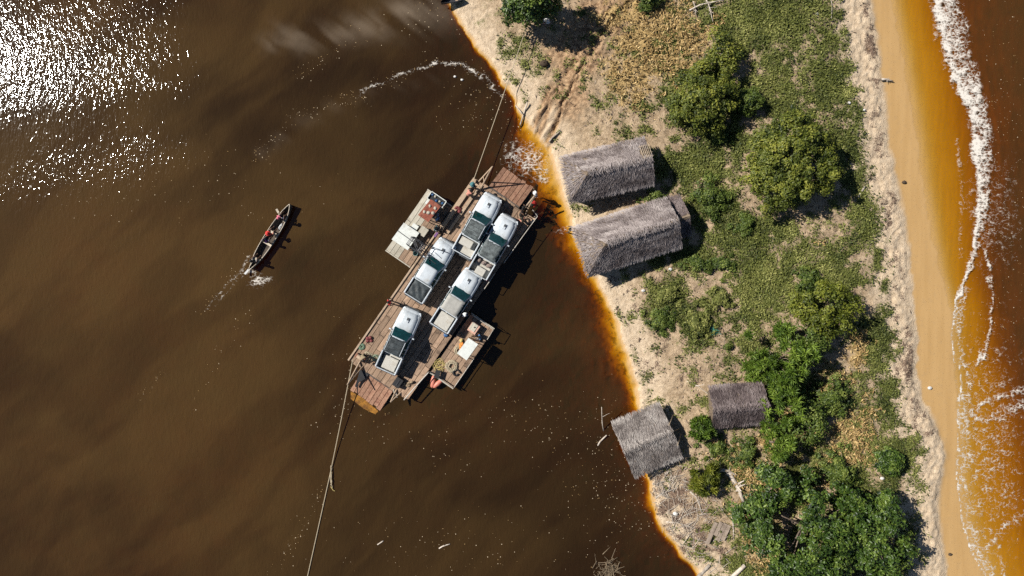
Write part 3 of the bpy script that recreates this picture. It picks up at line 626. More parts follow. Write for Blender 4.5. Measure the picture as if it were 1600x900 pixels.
tree('leafy_shrub', 'dark bush cut by the top edge left of the fallen branches', 'bush', 1010, -8, 32, 22, 1.6, 'leaf_shrub', seed=35, leaf=.2, lob=.2, group=G1, patch=True, per=50, cl_r=.4)

# ground cover: leaves and blades nobody could count
def scatter(n, x0, x1, y0, y1, which, thr=.0, power=1.0):
    px = RNG.uniform(x0, x1, n); py = RNG.uniform(y0, y1, n)
    x, y = (px-800)*K, (450-py)*K
    z, g, s, c, l, wet, hum = terrain(x, y, True)
    v = {'g': g, 's': s, 'l': l, 'h': hum*(1-np.clip(g+s, 0, 1))}[which]
    m = RNG.random(n) < np.clip(v - thr, 0, 1)**power
    return np.stack([x, y, z], -1)[m], v[m]
pos, gv = scatter(120000, 780, 1445, -30, 930, 'g', .08)
k = 5; n = len(pos)*k
q = np.repeat(pos, k, 0) + RNG.normal(0, .13, (n, 3))*np.array([1, 1, 0]); q[:, 2] += RNG.uniform(.02, .16, n)
tn = np.repeat(np.clip(-.10 + 1.15*fbm(pos[:, 0]*.8, pos[:, 1]*.8, 7, 4) + RNG.normal(0, .10, len(pos)), 0, 1), k) + RNG.normal(0, .14, n)
nn = np.array([0, 0, 1.0]) + RNG.normal(size=(n, 3))*.55
tag(link('ground_cover', leaf_mesh('ground_cover', q, nn, .125*RNG.uniform(.5, 1.9, n), .5, np.clip(tn, 0, 1)), M_LEAF['leaf_ground']), 'low green creeping plants and grass on the sandy spit', 'ground cover', kind='stuff')
pos, gv = scatter(60000, 860, 1445, -30, 930, 's', .1)
k = 5; n = len(pos)*k
q = np.repeat(pos, k, 0) + RNG.normal(0, .10, (n, 3))*np.array([1, 1, 0]); q[:, 2] += RNG.uniform(.03, .28, n)
dd = RNG.normal(size=(n, 3))*np.array([1, 1, .5]); nn = np.array([0, 0, 1.0]) + RNG.normal(size=(n, 3))*.6
tag(link('dry_brush', leaf_mesh('dry_brush', q, nn, .24*RNG.uniform(.5, 1.5, n), .26, np.clip(RNG.normal(.55, .25, n), 0, 1), dd), M_LEAF['dry_straw']), 'tan dry grass and withered leaves in loose heaps', 'dry brush', kind='stuff')
pos, gv = scatter(60000, 880, 1480, -30, 930, 'l', .15, 1.5)
pos2, _ = scatter(16000, 830, 1450, -30, 930, 'h', .3, 2.0)
pos = np.concatenate([pos, pos2]); n = len(pos); pos[:, 2] += RNG.uniform(.015, .07, n)
tag(link('twig_litter', leaf_mesh('twig_litter', pos, np.array([0, 0, 1.0]) + RNG.normal(size=(n, 3))*.25, .26*RNG.uniform(.3, 1.6, n), .17, np.clip(RNG.normal(.42, .26, n), 0, 1)), M_LEAF['twig_litter']), 'brown twigs and leaf litter strewn over sand', 'litter', kind='stuff')
# ------------------------------------------------------------------ thatched huts
def thatch_mat(name, a, b, c_): return tinted(name, [(0, a), (.5, b), (1, c_)], rough=.95, spec=.1)
M_TH = {'grey': thatch_mat('grey_thatch', (.125,.102,.098), (.275,.234,.224), (.43,.38,.36)),
        'plum': thatch_mat('brown_thatch', (.085,.065,.064), (.175,.138,.133), (.30,.25,.24)),
        'tan': thatch_mat('tan_thatch', (.15,.128,.117), (.295,.258,.236), (.45,.41,.375))}
M_POLE = wood('pole_wood', (.26,.20,.14), (.48,.39,.29), rough=.9, objvar=.25, grain=(3, 3, 12))
M_WALL = wood('palm_wall', (.13,.095,.07), (.28,.215,.15), rough=.95, objvar=.2, grain=(22, 22, 1.2))
def thatch_slope(name, a, b, c2, d, mat, parent, dens=420, rows=12, shag=.05, hole=None):
    """a, b eave corners; c2, d ridge corners (c2 above b)"""
    a, b, c2, d = (np.array(v, float) for v in (a, b, c2, d))
    nrm = np.cross(b - a, d - a) if np.linalg.norm(d-a) > .01 else np.cross(b - a, c2 - a); nrm /= np.linalg.norm(nrm)
    if nrm[2] < 0: nrm = -nrm
    mb = MB(); th = .09; NSg = 9; sag = RNG.uniform(.06, .16) if np.linalg.norm(c2-d) > 1 else .04
    top = []
    for k in range(NSg):
        f = k/(NSg-1); dzz = np.array([0, 0, -sag*4*f*(1-f)])
        e = a + (b-a)*f; r_ = d + (c2-d)*f
        e = e + unit(e - r_)*RNG.normal(0, .05)
        top.append((e + dzz*.6, (e+r_)/2 + dzz*.8 + nrm*RNG.normal(0, .02), r_ + dzz))
    vs = [p_ for tr3 in top for p_ in tr3] + [p_ - nrm*th for tr3 in top for p_ in tr3]; o3 = 3*NSg; fs = []
    for k in range(NSg-1):
        for m_ in (0, 1):
            q4 = (3*k+m_, 3*k+3+m_, 3*k+4+m_, 3*k+1+m_); fs += [q4, tuple(o3+i_ for i_ in q4[::-1])]
        fs += [(3*k, o3+3*k, o3+3*k+3, 3*k+3), (3*k+2, 3*k+5, o3+3*k+5, o3+3*k+2)]
    for k in (0, NSg-1): fs += [(3*k, 3*k+1, o3+3*k+1, o3+3*k), (3*k+1, 3*k+2, o3+3*k+2, o3+3*k+1)]
    mb.add(vs, fs)
    slab = mb.build(name, M_WALL, parent)
    wdt = (np.linalg.norm(b-a) + np.linalg.norm(c2-d))/2; hgt = np.linalg.norm((c2+d)/2 - (a+b)/2)
    n = int(dens*wdt*hgt)
    s = RNG.random(n); tt = (np.floor(RNG.random(n)*rows) + RNG.normal(.1, .10, n))/rows
    tt = np.clip(tt, 0, 1); keep = RNG.random(n) < np.clip(np.linalg.norm(c2-d)/np.linalg.norm(b-a) + (1-tt), 0, 1)
    s, tt = s[keep], tt[keep]; n = len(s)
    lo = a + (b-a)*s[:, None]; hi = d + (c2-d)*s[:, None]
    p_ = lo + (hi-lo)*tt[:, None]
    p_ = p_ + np.stack([0*s, 0*s, -sag*4*s*(1-s)*(.6 + .4*tt)], -1)
    if hole is not None:
        k2 = np.all([(np.abs(s-h_[0]) > h_[2]) | (np.abs(tt-h_[1]) > h_[3]) for h_ in hole], 0); p_, lo, hi, s, tt = p_[k2], lo[k2], hi[k2], s[k2], tt[k2]; n = len(s)
    dn = unit(lo - hi) + RNG.normal(0, .10, (n, 3)); dn = unit(dn)
    L = RNG.uniform(.22, .46, n)
    lay = .5 + .5*fbm(s*wdt*2.2, tt*hgt*2.0, 7, 4)
    tint = np.clip(.5 + (fbm(s*wdt*1.1, tt*hgt*3.0, 17, 4)-.5)*1.7 + RNG.normal(0, .15, n), 0, 1)
    q = p_ + dn*(L*.5)[:, None] + nrm*(.10*(fbm(s*wdt*.9, tt*hgt*.9, 27, 3)-.3))[:, None] + nrm*(RNG.uniform(.01, shag, n))[:, None]*lay[:, None]
    nn = nrm + dn*RNG.uniform(.02, .12, n)[:, None] + RNG.normal(0, .14, (n, 3))
    me = leaf_mesh('thatch', q, nn, L, .12, tint, dn, fold=.25)
    o = link('thatch', me, mat, slab); o['kind'] = 'stuff'
    return slab
def ridge_strip(L0, L1, z, mat, parent):
    n = 420; x = RNG.uniform(L0, L1, n); sgn = np.where(RNG.random(n) < .5, -1, 1)
    q = np.stack([x, sgn*RNG.uniform(.02, .22, n), z + .06 - RNG.uniform(.02, .1, n)], -1)
    d = np.stack([RNG.normal(0, .8, n), sgn*1.0, -.45 + 0*x], -1)
    o = link('ridge_cap', leaf_mesh('ridge_cap', q, np.stack([0*x, sgn*.5, 0*x+1], -1) + RNG.normal(0, .15, (n, 3)), RNG.uniform(.3, .6, n), .12, np.clip(RNG.normal(.6, .2, n), 0, 1), d), mat, parent); o['kind'] = 'stuff'
def hut(px, py, ang, L, Wd, hr, he, label, mat, hipL=0.0, hipR=0.0, roofL=None, wall=True, tilt=0, drop=0, hole=None, open_end=False):
    """px, py: middle of the roof; hipL/hipR: how far the ridge stops short of each end"""
    gz = TZ(px, py) - .02; c = P(px, py, gz + (hr+he)/2)
    root = empty('thatched_hut', (c.x, c.y, gz - drop), R(ang), label, 'hut', 'thatched huts along the river bank')
    if tilt: root.rotation_euler = (R(tilt), 0, R(ang))
    x0, x1, y = -L/2, L/2, Wd/2; r0, r1 = x0 + hipL, x1 - hipR
    mm = M_TH[mat]
    thatch_slope('roof_slope', (x0,-y,he), (x1,-y,he), (r1,0,hr), (r0,0,hr), mm, root)
    thatch_slope('roof_slope', (x1,y,he), (x0,y,he), (r0,0,hr+.01), (r1,0,hr+.01), mm, root, hole=hole)
    if hipL: thatch_slope('roof_hip', (x0,y,he), (x0,-y,he), (r0,0,hr), (r0,0,hr), mm, root)
    if hipR: thatch_slope('roof_hip', (x1,-y,he), (x1,y,he), (r1,0,hr), (r1,0,hr), mm, root)
    ridge_strip(r0, r1, hr, mm, root)
    i = .32
    for xx in np.linspace(x0+i, x1-i, 3 if L > 5 else 2):
        for yy in (-y+i, y-i): MB().tube([(xx, yy, -.35), (xx, yy, he - .02 + .12)], .055, 7).build('post', M_POLE, root)
    MB().tube([(r0, 0, hr-.16), (r1, 0, hr-.16)], .045, 6).build('ridge_pole', M_POLE, root)
    if wall:
        for yy in (-y+i, y-i): MB().box((0, yy + (.07 if yy > 0 else -.07), he/2 - .1), (L-2*i, .05, he + .1)).build('wall', M_WALL, root)
        for xx in ((x0+i), (x1-i)):
            if open_end and xx > 0: continue
            MB().box((xx + (.09 if xx > 0 else -.09), 0, he/2 - .1), (.05, Wd-2*i-.02, he + .1)).build('wall', M_WALL, root)
    return root
h1 = hut(952, 264, 12.5, 6.35, 3.25, 2.75, 1.75, 'grey thatched hut with bare rafters at one corner, nearest the ferry landing', 'grey', hipL=1.5, hole=[(.80, .40, .028, .07), (.05, .78, .085, .2)])
for k in range(6):                                              # bare rafters where the thatch has gone
    MB().tube([(2.55 + k*.13, .10, 2.80), (2.55 + k*.13 + .02, 1.2, 2.20)], .022, 5).build('rafter', M_POLE, h1)
for k in range(4): MB().tube([(2.4, .2 + k*.3, 2.78 - k*.17), (3.3, .2 + k*.3, 2.80 - k*.17)], .02, 5).build('batten', M_POLE, h1)
h2 = hut(984, 369, 17.5, 7.3, 3.55, 3.0, 1.8, 'largest thatched hut with a lower lean-to roof at its right end', 'grey', hipL=1.7)
an = 3.57
thatch_slope('lean_to_roof', (an-.1,1.75,1.55), (an+1.15,1.6,1.45), (an+1.2,.1,2.15), (an-.1,.1,2.35), M_TH['plum'], h2)
thatch_slope('lean_to_roof', (an+1.1,-1.1,1.3), (an-.1,-1.1,1.5), (an-.1,.1,2.34), (an+1.2,.1,2.14), M_TH['plum'], h2)
for yy in (1.3, -.8): MB().tube([(an+1.0, yy, -.3), (an+1.0, yy, 1.6)], .05, 6).build('post', M_POLE, h2)
h3 = hut(1012, 689, 23, 4.0, 4.1, 1.62, 1.1, 'tilted grey thatched hut standing at the water edge with an open end', 'tan', open_end=True, wall=False)
MB().box((1.9, 0, .35), (.06, 3.2, .7)).build('wall', M_WALL, h3)
for yy, r_ in ((-.9, 12), (-.2, -18), (.7, 8)): MB().box((2.35, yy, .9), (.09, .05, 1.9), M=Matrix.Rotation(R(r_), 4, 'X') @ Matrix.Rotation(R(-28), 4, 'Y')).build('brace', M_POLE, h3)
h4 = hut(1155, 635, 4.5, 4.1, 2.75, 2.0, 1.15, 'small brown thatched hut half hidden by feathery trees', 'plum')
# firewood and palm fronds leaning on the small hut
M_DRIFT = wood('driftwood', (.36,.30,.24), (.60,.53,.45), rough=.95, objvar=.3, grain=(6, 6, 6), dirt=(.2,.15,.11))
def stick(name, label, cat, a, b, r0, r1, group=None, dz=.06, za=None, zb=None, bend=.06, mat=None, twigs=0):
    pa = PL(*a, dz) if za is None else P(a[0], a[1], za); pb = PL(*b, dz) if zb is None else P(b[0], b[1], zb)
    root = pa.copy(); d = pb - pa; side = Vector((-d.y, d.x, 0)).normalized()*d.length*bend
    pts = [Vector((0,0,0)), d*.33 + side, d*.68 + side*.6, d]
    mb = MB().tube(pts, [r0, r0*.7 + r1*.3, r0*.35 + r1*.65, r1], 7)
    o = mb.build(name, mat or M_DRIFT, None, root, smooth_=True)
    for k in range(twigs):
        f = random.uniform(.25, .95); q = pts[1].lerp(pts[2], f); e = Vector((random.uniform(-1,1), random.uniform(-1,1), random.uniform(.0,.5))).normalized()*d.length*random.uniform(.1,.3)
        MB().tube([q, q + e*.6, q + e + Vector((0,0,.03))], [r1*.8, r1*.5, r1*.25], 5).build('twig', mat or M_DRIFT, o)
    return tag(o, label, cat, group)
G2 = 'driftwood on the river bank'
stick('fallen_pole', 'long thin pole leaning on the left end of the small brown hut', 'pole', (1072,595), (1114,622), .03, .02, G2, dz=.05)
stick('fallen_pole', 'dry palm rib lying across sand towards the small brown hut', 'pole', (1086,603), (1150,603), .035, .015, G2, twigs=5)
stick('driftwood_log', 'pale thick log end at the bottom edge, left of the glossy trees', 'log', (1136,908), (1163,882), .17, .15, G2, dz=.13, bend=.01)
stick('driftwood_log', 'pale weathered log sloping into the river at the bottom edge', 'log', (1090,902), (1108,882), .16, .12, G2, dz=.1, bend=.02)
stick('driftwood_log', 'grey log along the bank under the tilted hut', 'log', (1024,778), (1052,764), .07, .05, G2, twigs=4)
stick('driftwood_log', 'dark curved log between the driftwood heap and the sapling', 'log', (1078,768), (1096,800), .08, .05, G2, bend=.12)
stick('driftwood_log', 'straight dark log beside the grey wooden boards', 'log', (1141,800), (1146,842), .06, .04, G2, bend=.05)
stick('driftwood_log', 'forked pale stump with roots right of the bright sapling', 'stump', (1136,738), (1162,786), .20, .12, G2, dz=.14, twigs=6)
stick('driftwood_log', 'second pale stump limb below the forked stump', 'stump', (1125,733), (1150,742), .16, .10, G2, dz=.14, twigs=3)
stick('driftwood_log', 'thin dark branch in the middle of the driftwood heap', 'branch', (1040,815), (1092,828), .04, .02, G2, twigs=6)
stick('driftwood_log', 'crooked branch pointing up from the driftwood heap', 'branch', (1060,812), (1096,795), .05, .02, G2, twigs=5)
stick('fallen_pole', 'slim pole on sand below the tilted hut', 'pole', (1040,735), (1067,712), .03, .02, G2)
stick('fallen_branch', 'dark fallen branch crossing the top edge over pale sand', 'branch', (1076,18), (1130,2), .06, .03, None, twigs=6, dz=.25)
stick('fallen_branch', 'second dark branch crossing the first at the top edge', 'branch', (1098,-4), (1112,36), .05, .03, None, twigs=6, dz=.3)
stick('fallen_branch', 'gnarled branch lying on the dry soil left of the crossing pair', 'branch', (1082,4), (1086,26), .06, .03, None, twigs=4, dz=.2)
stick('white_pole', 'thin white pole lying on grass at the top edge', 'pole', (1296,-4), (1298,30), .025, .02, None, dz=.12)
stick('old_board', 'grey board on the grass edge right of the biggest bush', 'board', (1340,308), (1350,292), .08, .07, None, dz=.1, bend=0)
stick('beach_driftwood', 'dark twisted driftwood on wet beach sand near the top', 'driftwood', (1376,125), (1394,128), .09, .04, None, twigs=9, dz=.16)
stick('shore_pole', 'bare forked pole standing in the river beside the tilted hut', 'pole', (944,677), (940,636), .045, .025, None, za=-.25, zb=1.9, twigs=2, bend=.02)
stick('shore_pole', 'broken dark pole half sunk at the river edge by the tilted hut', 'pole', (934,696), (948,680), .07, .05, None, za=-.05, zb=.2)
stick('floating_stick', 'short pale stick floating on the river, left of two', 'stick', (590,851), (599,845), .05, .04, 'sticks floating on the river', za=.01, zb=.02, bend=0)
stick('floating_stick', 'pale forked stick floating on the river, right of two', 'stick', (686,857), (703,850), .05, .035, 'sticks floating on the river', za=.01, zb=.03, twigs=2)
stick('bank_post', 'leaning mooring stake at the foot of the muddy track', 'stake', (812,198), (824,160), .06, .05, None, za=-.1, zb=.6, bend=.0)
stick('bank_post', 'short mooring stake on the bank above the leaning stake', 'stake', (806,165), (816,178), .05, .05, None, za=.05, zb=.45, bend=.0)
stick('bank_log', 'dark pole lying in the wheel ruts above the landing', 'pole', (858,222), (876,205), .06, .05, None, dz=.06)
# grey boards on the bank
M_BOARD = wood('old_board_wood', (.22,.17,.13), (.36,.29,.23), rough=.9, objvar=.25, grain=(1.5, 12, 12))
bs = PL(1122, 832, 0); bd = empty('board_stack', bs, R(-14), 'flat grey brown boards lying at the right of the driftwood heap', 'boards')
for k in range(4): MB().box((random.uniform(-.3,.3), (k-1.5)*.34, .10 + .02*k), (1.7 + random.uniform(-.6,.3), .30, .05)).build('board', M_BOARD, bd, rz=R(random.uniform(-4,4) + 78))
# driftwood heap: uncountable sticks
mb = MB()
for k in range(330):
    if k < 200: cx, cy, sx, sy = 1072, 815, 36, 40
    elif k < 290: cx, cy, sx, sy = 1045, 752, 22, 14
    else: cx, cy, sx, sy = 1020, 765, 10, 16
    a = (random.gauss(cx, sx), random.gauss(cy, sy)); x, y = W2(*a)
    z = float(terrain(np.array([x]), np.array([y]))[0])
    if z < .02: continue
    th = random.gauss(.6, .9); ln = random.uniform(.25, 1.3); r = random.uniform(.010, .026)
    p0 = Vector((x, y, z + random.uniform(.03, .2))); d = Vector((math.cos(th), math.sin(th), random.uniform(-.12, .12)))*ln
    mb.tube([p0, p0 + d*.5 + Vector((random.uniform(-.06,.06), random.uniform(-.06,.06), .02)), p0 + d], [r, r*.9, r*.6], 4)
tag(mb.build('driftwood_heap', M_DRIFT), 'heap of washed up sticks and branches below the tilted hut', 'driftwood', kind='stuff')
mb = MB()
for k in range(120):
    x, y = W2(random.gauss(948, 9), random.gauss(892, 9)); th = random.gauss(0, 1.6); ln = random.uniform(.2, .9); r = random.uniform(.012, .03)
    p0 = Vector((x, y, random.uniform(-.02, .18))); mb.tube([p0, p0 + Vector((math.cos(th)*ln, math.sin(th)*ln, random.uniform(-.1,.12)))], [r, r*.6], 4)
tag(mb.build('flotsam_clump', wood('wet_sticks', (.12,.085,.05), (.30,.23,.15), objvar=0, grain=(6,6,6))), 'clump of drifting sticks in shallow water at the bottom edge', 'flotsam', kind='stuff')
M_NET = plain('turquoise_net', (.05,.34,.27), .8, .4, 20)
for (qx, qy, lb) in ((1109, 511, 'crumpled turquoise net scrap, upper one beside the broad low shrub'), (1116, 518, 'crumpled turquoise net scrap, lower one beside the broad low shrub')):
    mb = MB()
    for k in range(34):
        a = Vector((random.gauss(0,.13), random.gauss(0,.13), random.uniform(.02,.12))); mb.tube([a, a + Vector((random.gauss(0,.15), random.gauss(0,.15), random.gauss(0,.03)))], .016, 4)
    tag(mb.build('fishing_net', M_NET, None, PL(qx, qy, .02)), lb, 'net')
# ------------------------------------------------------------------ the cable ferry
DZ = .62                                                        # deck height above the water
FS = K*(H - DZ)/H
FA = math.atan2(.823, .568)
fo = P(545, 562, DZ)
def FL(u, v, z=DZ): return Vector((u*FS, -v*FS, z))             # ferry local: u along the deck, v to its right (photo pixels)
FM = Matrix.Translation((fo.x, fo.y, 0)) @ Matrix.Rotation(FA, 4, 'Z')
def FW(u, v, z=DZ): return FM @ FL(u, v, z)
M_PLANK = wood('deck_plank_wood', (.225,.145,.095), (.385,.265,.18), dirt=(.09,.062,.045), objvar=.26, stain=.75, rough=.75)
M_PALE = wood('pale_plank', (.36,.33,.26), (.52,.48,.40), dirt=(.26,.21,.15), objvar=.1, stain=.5)
M_RAMP = wood('rusty_ramp_plank', (.20,.10,.06), (.36,.21,.14), dirt=(.13,.045,.030), objvar=.25, stain=.8)
M_HULL = plain('hull_steel', (.07,.055,.045), .7, .4, 3, dirt=(.14,.06,.03))
M_RAIL = plain('weathered_rail', (.48,.44,.38), .6, .2, 6, dirt=(.22,.14,.09))
M_BEAM = wood('beam_timber', (.34,.24,.16), (.50,.38,.27), objvar=.15)
M_WHITE = plain('white_sheet_metal', (.60,.62,.58), .5, .08, 3, dirt=(.38,.36,.31))
M_RUST = plain('rust_red_sheet', (.21,.055,.030), .7, .35, 5, dirt=(.32,.13,.08))
M_ROPE = plain('rope_fibre', (.42,.35,.24), .9, .25, 25)
M_ROPEY = plain('yellow_rope', (.48,.38,.14), .9, .25, 25)
M_BLACK = plain('black_rubber', (.014,.014,.016), .6, .3, 8)
M_STEEL = plain('dark_steel_tube', (.05,.05,.055), .45, .3, 8, metal=.4)
M_SALMON = plain('salmon_plastic', (.58,.20,.14), .45, .12, 5)
M_ORANGE = plain('orange_cloth', (.62,.22,.04), .8, .25, 9)
M_BLUE = plain('blue_plastic', (.03,.10,.24), .45, .2, 8)
M_PINK = plain('faded_pink_box', (.56,.33,.25), .6, .2, 6, dirt=(.45,.16,.07))
M_TEAL = plain('teal_drum', (.08,.20,.20), .5, .2, 6)
ferry = empty('cable_ferry', (fo.x, fo.y, 0), FA, 'long wooden deck cable ferry carrying five white pickups', 'ferry')
hull = MB()
for v0, v1 in ((3, 36), (40, 73), (77, 110)):
    a, b = FL(6, v0, 0), FL(340, v1, 0)
    pts = [(a.x+.6, a.y), (b.x-.6, a.y), (b.x, (a.y+b.y)/2), (b.x-.6, b.y), (a.x+.6, b.y), (a.x, (a.y+b.y)/2)]
    MB().prism(pts[::-1], -.35, DZ - .17).build('pontoon_hull', M_HULL, ferry)
for u in range(10, 345, 30):
    MB().box((u*FS, -56*FS, DZ - .11), (.14, 112*FS - .1, .11)).build('cross_beam', M_HULL, ferry)
rows = 13; rw = 112/rows
for r in range(rows):
    u = -random.uniform(0, 4) if r % 2 else 0; first = True
    while u < 345:
        ln = random.choice((52, 60, 72, 80)) if not first or r % 2 == 0 else 40
        first = False; u1 = min(u + ln, 346 + random.uniform(-1, 1))
        if u1 - u > 8:
            dz = random.uniform(-.008, .008)
            MB().box((((u+u1)/2)*FS, -(r+.5)*rw*FS, DZ - .025 + dz), ((u1-u)*FS - .03, rw*FS - .035, .05), rz=R(random.uniform(-.25,.25))).build('deck_plank', M_PLANK, ferry)
        u = u1
def ramp(u0, u1, v0, v1, z1, sgn):
    g = empty('ramp', (0, 0, 0)); g.parent = ferry
    n = 8; wv = (v1-v0)/n
    for k in range(n):
        va, vb = v0 + k*wv, v0 + (k+1)*wv
        e = u1 + random.uniform(-1.5, 1.5)
        a, b, c2, d = FL(u0, va + .35, DZ - .03), FL(u0, vb - .35, DZ - .03), FL(e, vb - .35, z1), FL(e, va + .35, z1)
        dn = Vector((0, 0, .05)); mb = MB().add([a, b, c2, d, a-dn, b-dn, c2-dn, d-dn], [(0,1,2,3),(7,6,5,4),(0,4,5,1),(1,5,6,2),(2,6,7,3),(3,7,4,0)])
        mb.build('ramp_plank', M_RAMP, g)
    for q in (.18, .5, .82):
        a = FL(u0 + (u1-u0)*q, v0 - 1, DZ + (z1-DZ)*q - .0); b = FL(u0 + (u1-u0)*q, v1 + 1, DZ + (z1-DZ)*q - .0)
        MB().tube([a - Vector((0,0,.09)), b - Vector((0,0,.09))], .04, 5).build('ramp_batten', M_HULL, g)
ramp(-2, -44, 27, 85, -.06, -1); ramp(348, 393, 26, 84, -.10, 1)
MB().prism([(FL(u_, v_).x, FL(u_, v_).y) for u_, v_ in ((-42,29),(-40,50),(-43,83),(-50,82),(-53,62),(-52,36))], -.08, -.012 + .03).build('sunken_ramp_end', plain('water_tinted_plank', (.26,.115,.014), .4, .5, 3, dirt=(.09,.035,.012)), ferry)  # sunken plank end; orange tint of the tannin water put into its colour
MB().box((-0.5*FS, -56*FS, DZ - .05), (.16, 58*FS, .08)).build('hinge_beam', M_HULL, ferry)
MB().box((347*FS, -55*FS, DZ - .05), (.12, 58*FS, .08)).build('hinge_beam', M_HULL, ferry)
def rail(pts, h, name='railing', mat=None, parent=ferry, r=.028, posts=True, mid=False):
    g = empty(name, (0, 0, 0)); g.parent = parent
    P3 = [FL(u, v, DZ + h) for u, v in pts]
    MB().tube(P3, r, 6).build('handrail', mat or M_RAIL, g)
    if mid: MB().tube([FL(u, v, DZ + h*.5) for u, v in pts], r*.8, 6).build('handrail', mat or M_RAIL, g)
    if posts:
        for (u0, v0), (u1, v1) in zip(pts[:-1], pts[1:]):
            n = max(1, int(math.hypot(u1-u0, v1-v0)/28))
            for k in range(n + 1):
                u, v = u0 + (u1-u0)*k/n, v0 + (v1-v0)*k/n
                MB().tube([FL(u, v, DZ), FL(u, v, DZ + h)], r*.9, 6).build('post', mat or M_RAIL, g)
rail([(354,104),(350,116),(318,115),(262,114)], .85); rail([(240,112),(212,112)], .8); rail([(56,114),(0,107)], .55, r=.045)
for v0, v1 in ((-1.5, 1.5),): MB().box((172*FS, 0, DZ + .05), (346*FS, .13, .12)).build('gunwale_beam', M_BEAM, ferry)
MB().box((296*FS, -3.6*FS, DZ + .16), (96*FS, .26, .10)).build('bow_beam', M_BEAM, ferry)
MB().box((296*FS, -15*FS, DZ + .10), (92*FS, .20, .14)).build('bow_beam', M_BEAM, ferry)
MB().box((320*FS, -9*FS, DZ + .10), (.14, 12*FS, .12)).build('bow_beam', M_BEAM, ferry)
MB().box((338*FS, -9*FS, DZ + .10), (.14, 12*FS, .12)).build('bow_beam', M_BEAM, ferry)
MB().box((346*FS, -113*FS, DZ + .09), (.9, .16, .14)).build('bow_beam', M_BEAM, ferry)
# ramp hoists
def hoist(a, b, top, name='ramp_hoist'):
    g = empty(name, (0, 0, 0)); g.parent = ferry
    MB().tube([a, top], [.075, .05], 7).build('mast', M_BEAM, g); MB().tube([b, top], [.06, .045], 7).build('stay', M_BEAM, g)
    MB().tube([a.lerp(top, .35), b.lerp(top, .35)], .03, 6).build('crossbar', M_BEAM, g)
hoist(FL(334,18), FL(344,9), FL(371,18,DZ+1.9)); hoist(FL(340,91), FL(343,98), FL(372,95,DZ+1.7))
hoist(FL(8,16), FL(4,24), FL(-26,24,DZ+1.5)); hoist(FL(4,88), FL(4,96), FL(-14,92,DZ+.7), 'ramp_hoist')
MB().box((356*FS, -92*FS, DZ + .3), (1.7, .11, .22), M=Matrix.Rotation(R(-3), 4, 'Z')).build('ramp_lever', M_BLACK, ferry)
for v_ in (91, 95.5): MB().tube([FL(2, v_-7, DZ+.05), FL(-6, v_, DZ-.1)], .04, 6).build('hinge_strut', M_RAIL, ferry)
# winch at the lower left corner
wn_ = empty('cable_winch', (0, 0, 0)); wn_.parent = ferry
MB().tube([FL(14, 8, DZ+.32), FL(14, 20, DZ+.32)], .17, 12).build('winch_drum', M_BEAM, wn_)
for v_ in (7, 21): MB().box(FL(14, v_, DZ+.22), (.34, .07, .44)).build('winch_bracket', M_RUST, wn_)
MB().tube([FL(14, 21, DZ+.32), FL(14, 24, DZ+.32), FL(20, 24, DZ+.5), FL(20, 29, DZ+.5)], .03, 6).build('winch_crank', M_STEEL, wn_)
# side pontoons lashed to the ferry
def pontoon(name, label, u0, u1, v0, v1, mats, z=DZ - .06):
    g = empty(name, (fo.x, fo.y, 0), FA, label, 'pontoon', 'side pontoons lashed to the ferry')
    MB().box(((u0+u1)/2*FS, -(v0+v1)/2*FS, (z-.1-.35)/2 - .02), ((u1-u0)*FS - .12, (v1-v0)*FS - .12, z - .1 + .35)).build('pontoon_hull', M_HULL, g)
    n = 6; wv = (v1-v0)/n
    for k in range(n):
        u = u0
        while u < u1 - 2:
            e = min(u1, u + random.choice((38, 46, 58)))
            if u1 - e < 12: e = u1
            MB().box(((u+e)/2*FS, -(v0 + (k+.5)*wv)*FS, z - .03 + random.uniform(-.006,.006)), ((e-u)*FS - .03, wv*FS - .03, .05)).build('deck_plank', mats[k], g)
            u = e
    MB().box((u0*FS - .04, -(v0+v1)/2*FS, z + .0), (.08, (v1-v0)*FS, .14)).build('end_beam', M_PALE, g)
    MB().box((u1*FS + .04, -(v0+v1)/2*FS, z + .0), (.08, (v1-v0)*FS, .14)).build('end_beam', M_PALE, g)
    return g
pl_ = pontoon('side_pontoon', 'pale planked pontoon with rust red roof lashed to the ferry left side', 174, 288, -50, -3, [M_PALE, M_PALE, M_PALE, M_PLANK, M_PLANK, M_PLANK])
pr_ = pontoon('side_pontoon', 'brown planked pontoon with coiled ropes lashed to the ferry right side', 56, 168, 116, 160, [M_PLANK]*6)
rail([(57,116),(57,160)], .35, parent=pr_, mid=True); rail([(168,120),(168,159),(150,160)], .7, parent=pr_); rail([(57,160),(112,160)], .12, parent=pr_, posts=False)
def shelter(name, label, corners, z, mat, drop=.0, post_mat=None, crumbs=0):
    P4 = [P(*c, z) for c in corners]; cen = sum(P4, Vector())/4
    g = empty(name, (cen.x, cen.y, DZ), 0, label, 'shelter'); off = Vector((cen.x, cen.y, DZ))
    q = [p_ - off for p_ in P4]; th = Vector((0, 0, .05))
    MB().add(q + [p_ - th for p_ in q], [(0,1,2,3),(7,6,5,4),(0,4,5,1),(1,5,6,2),(2,6,7,3),(3,7,4,0)]).build('roof_sheet', mat, g)
    for p_ in q: MB().tube([Vector((p_.x*.92, p_.y*.92, -.05)), Vector((p_.x*.92, p_.y*.92, p_.z - .06))], .035, 6).build('post', M_STEEL, g)
    for i in range(4):
        a, b = q[i]*1, q[(i+1) % 4]*1
        MB().tube([Vector((a.x*.92, a.y*.92, a.z - .09)), Vector((b.x*.92, b.y*.92, b.z - .09))], .025, 5).build('roof_bearer', M_STEEL, g)
    return g, q
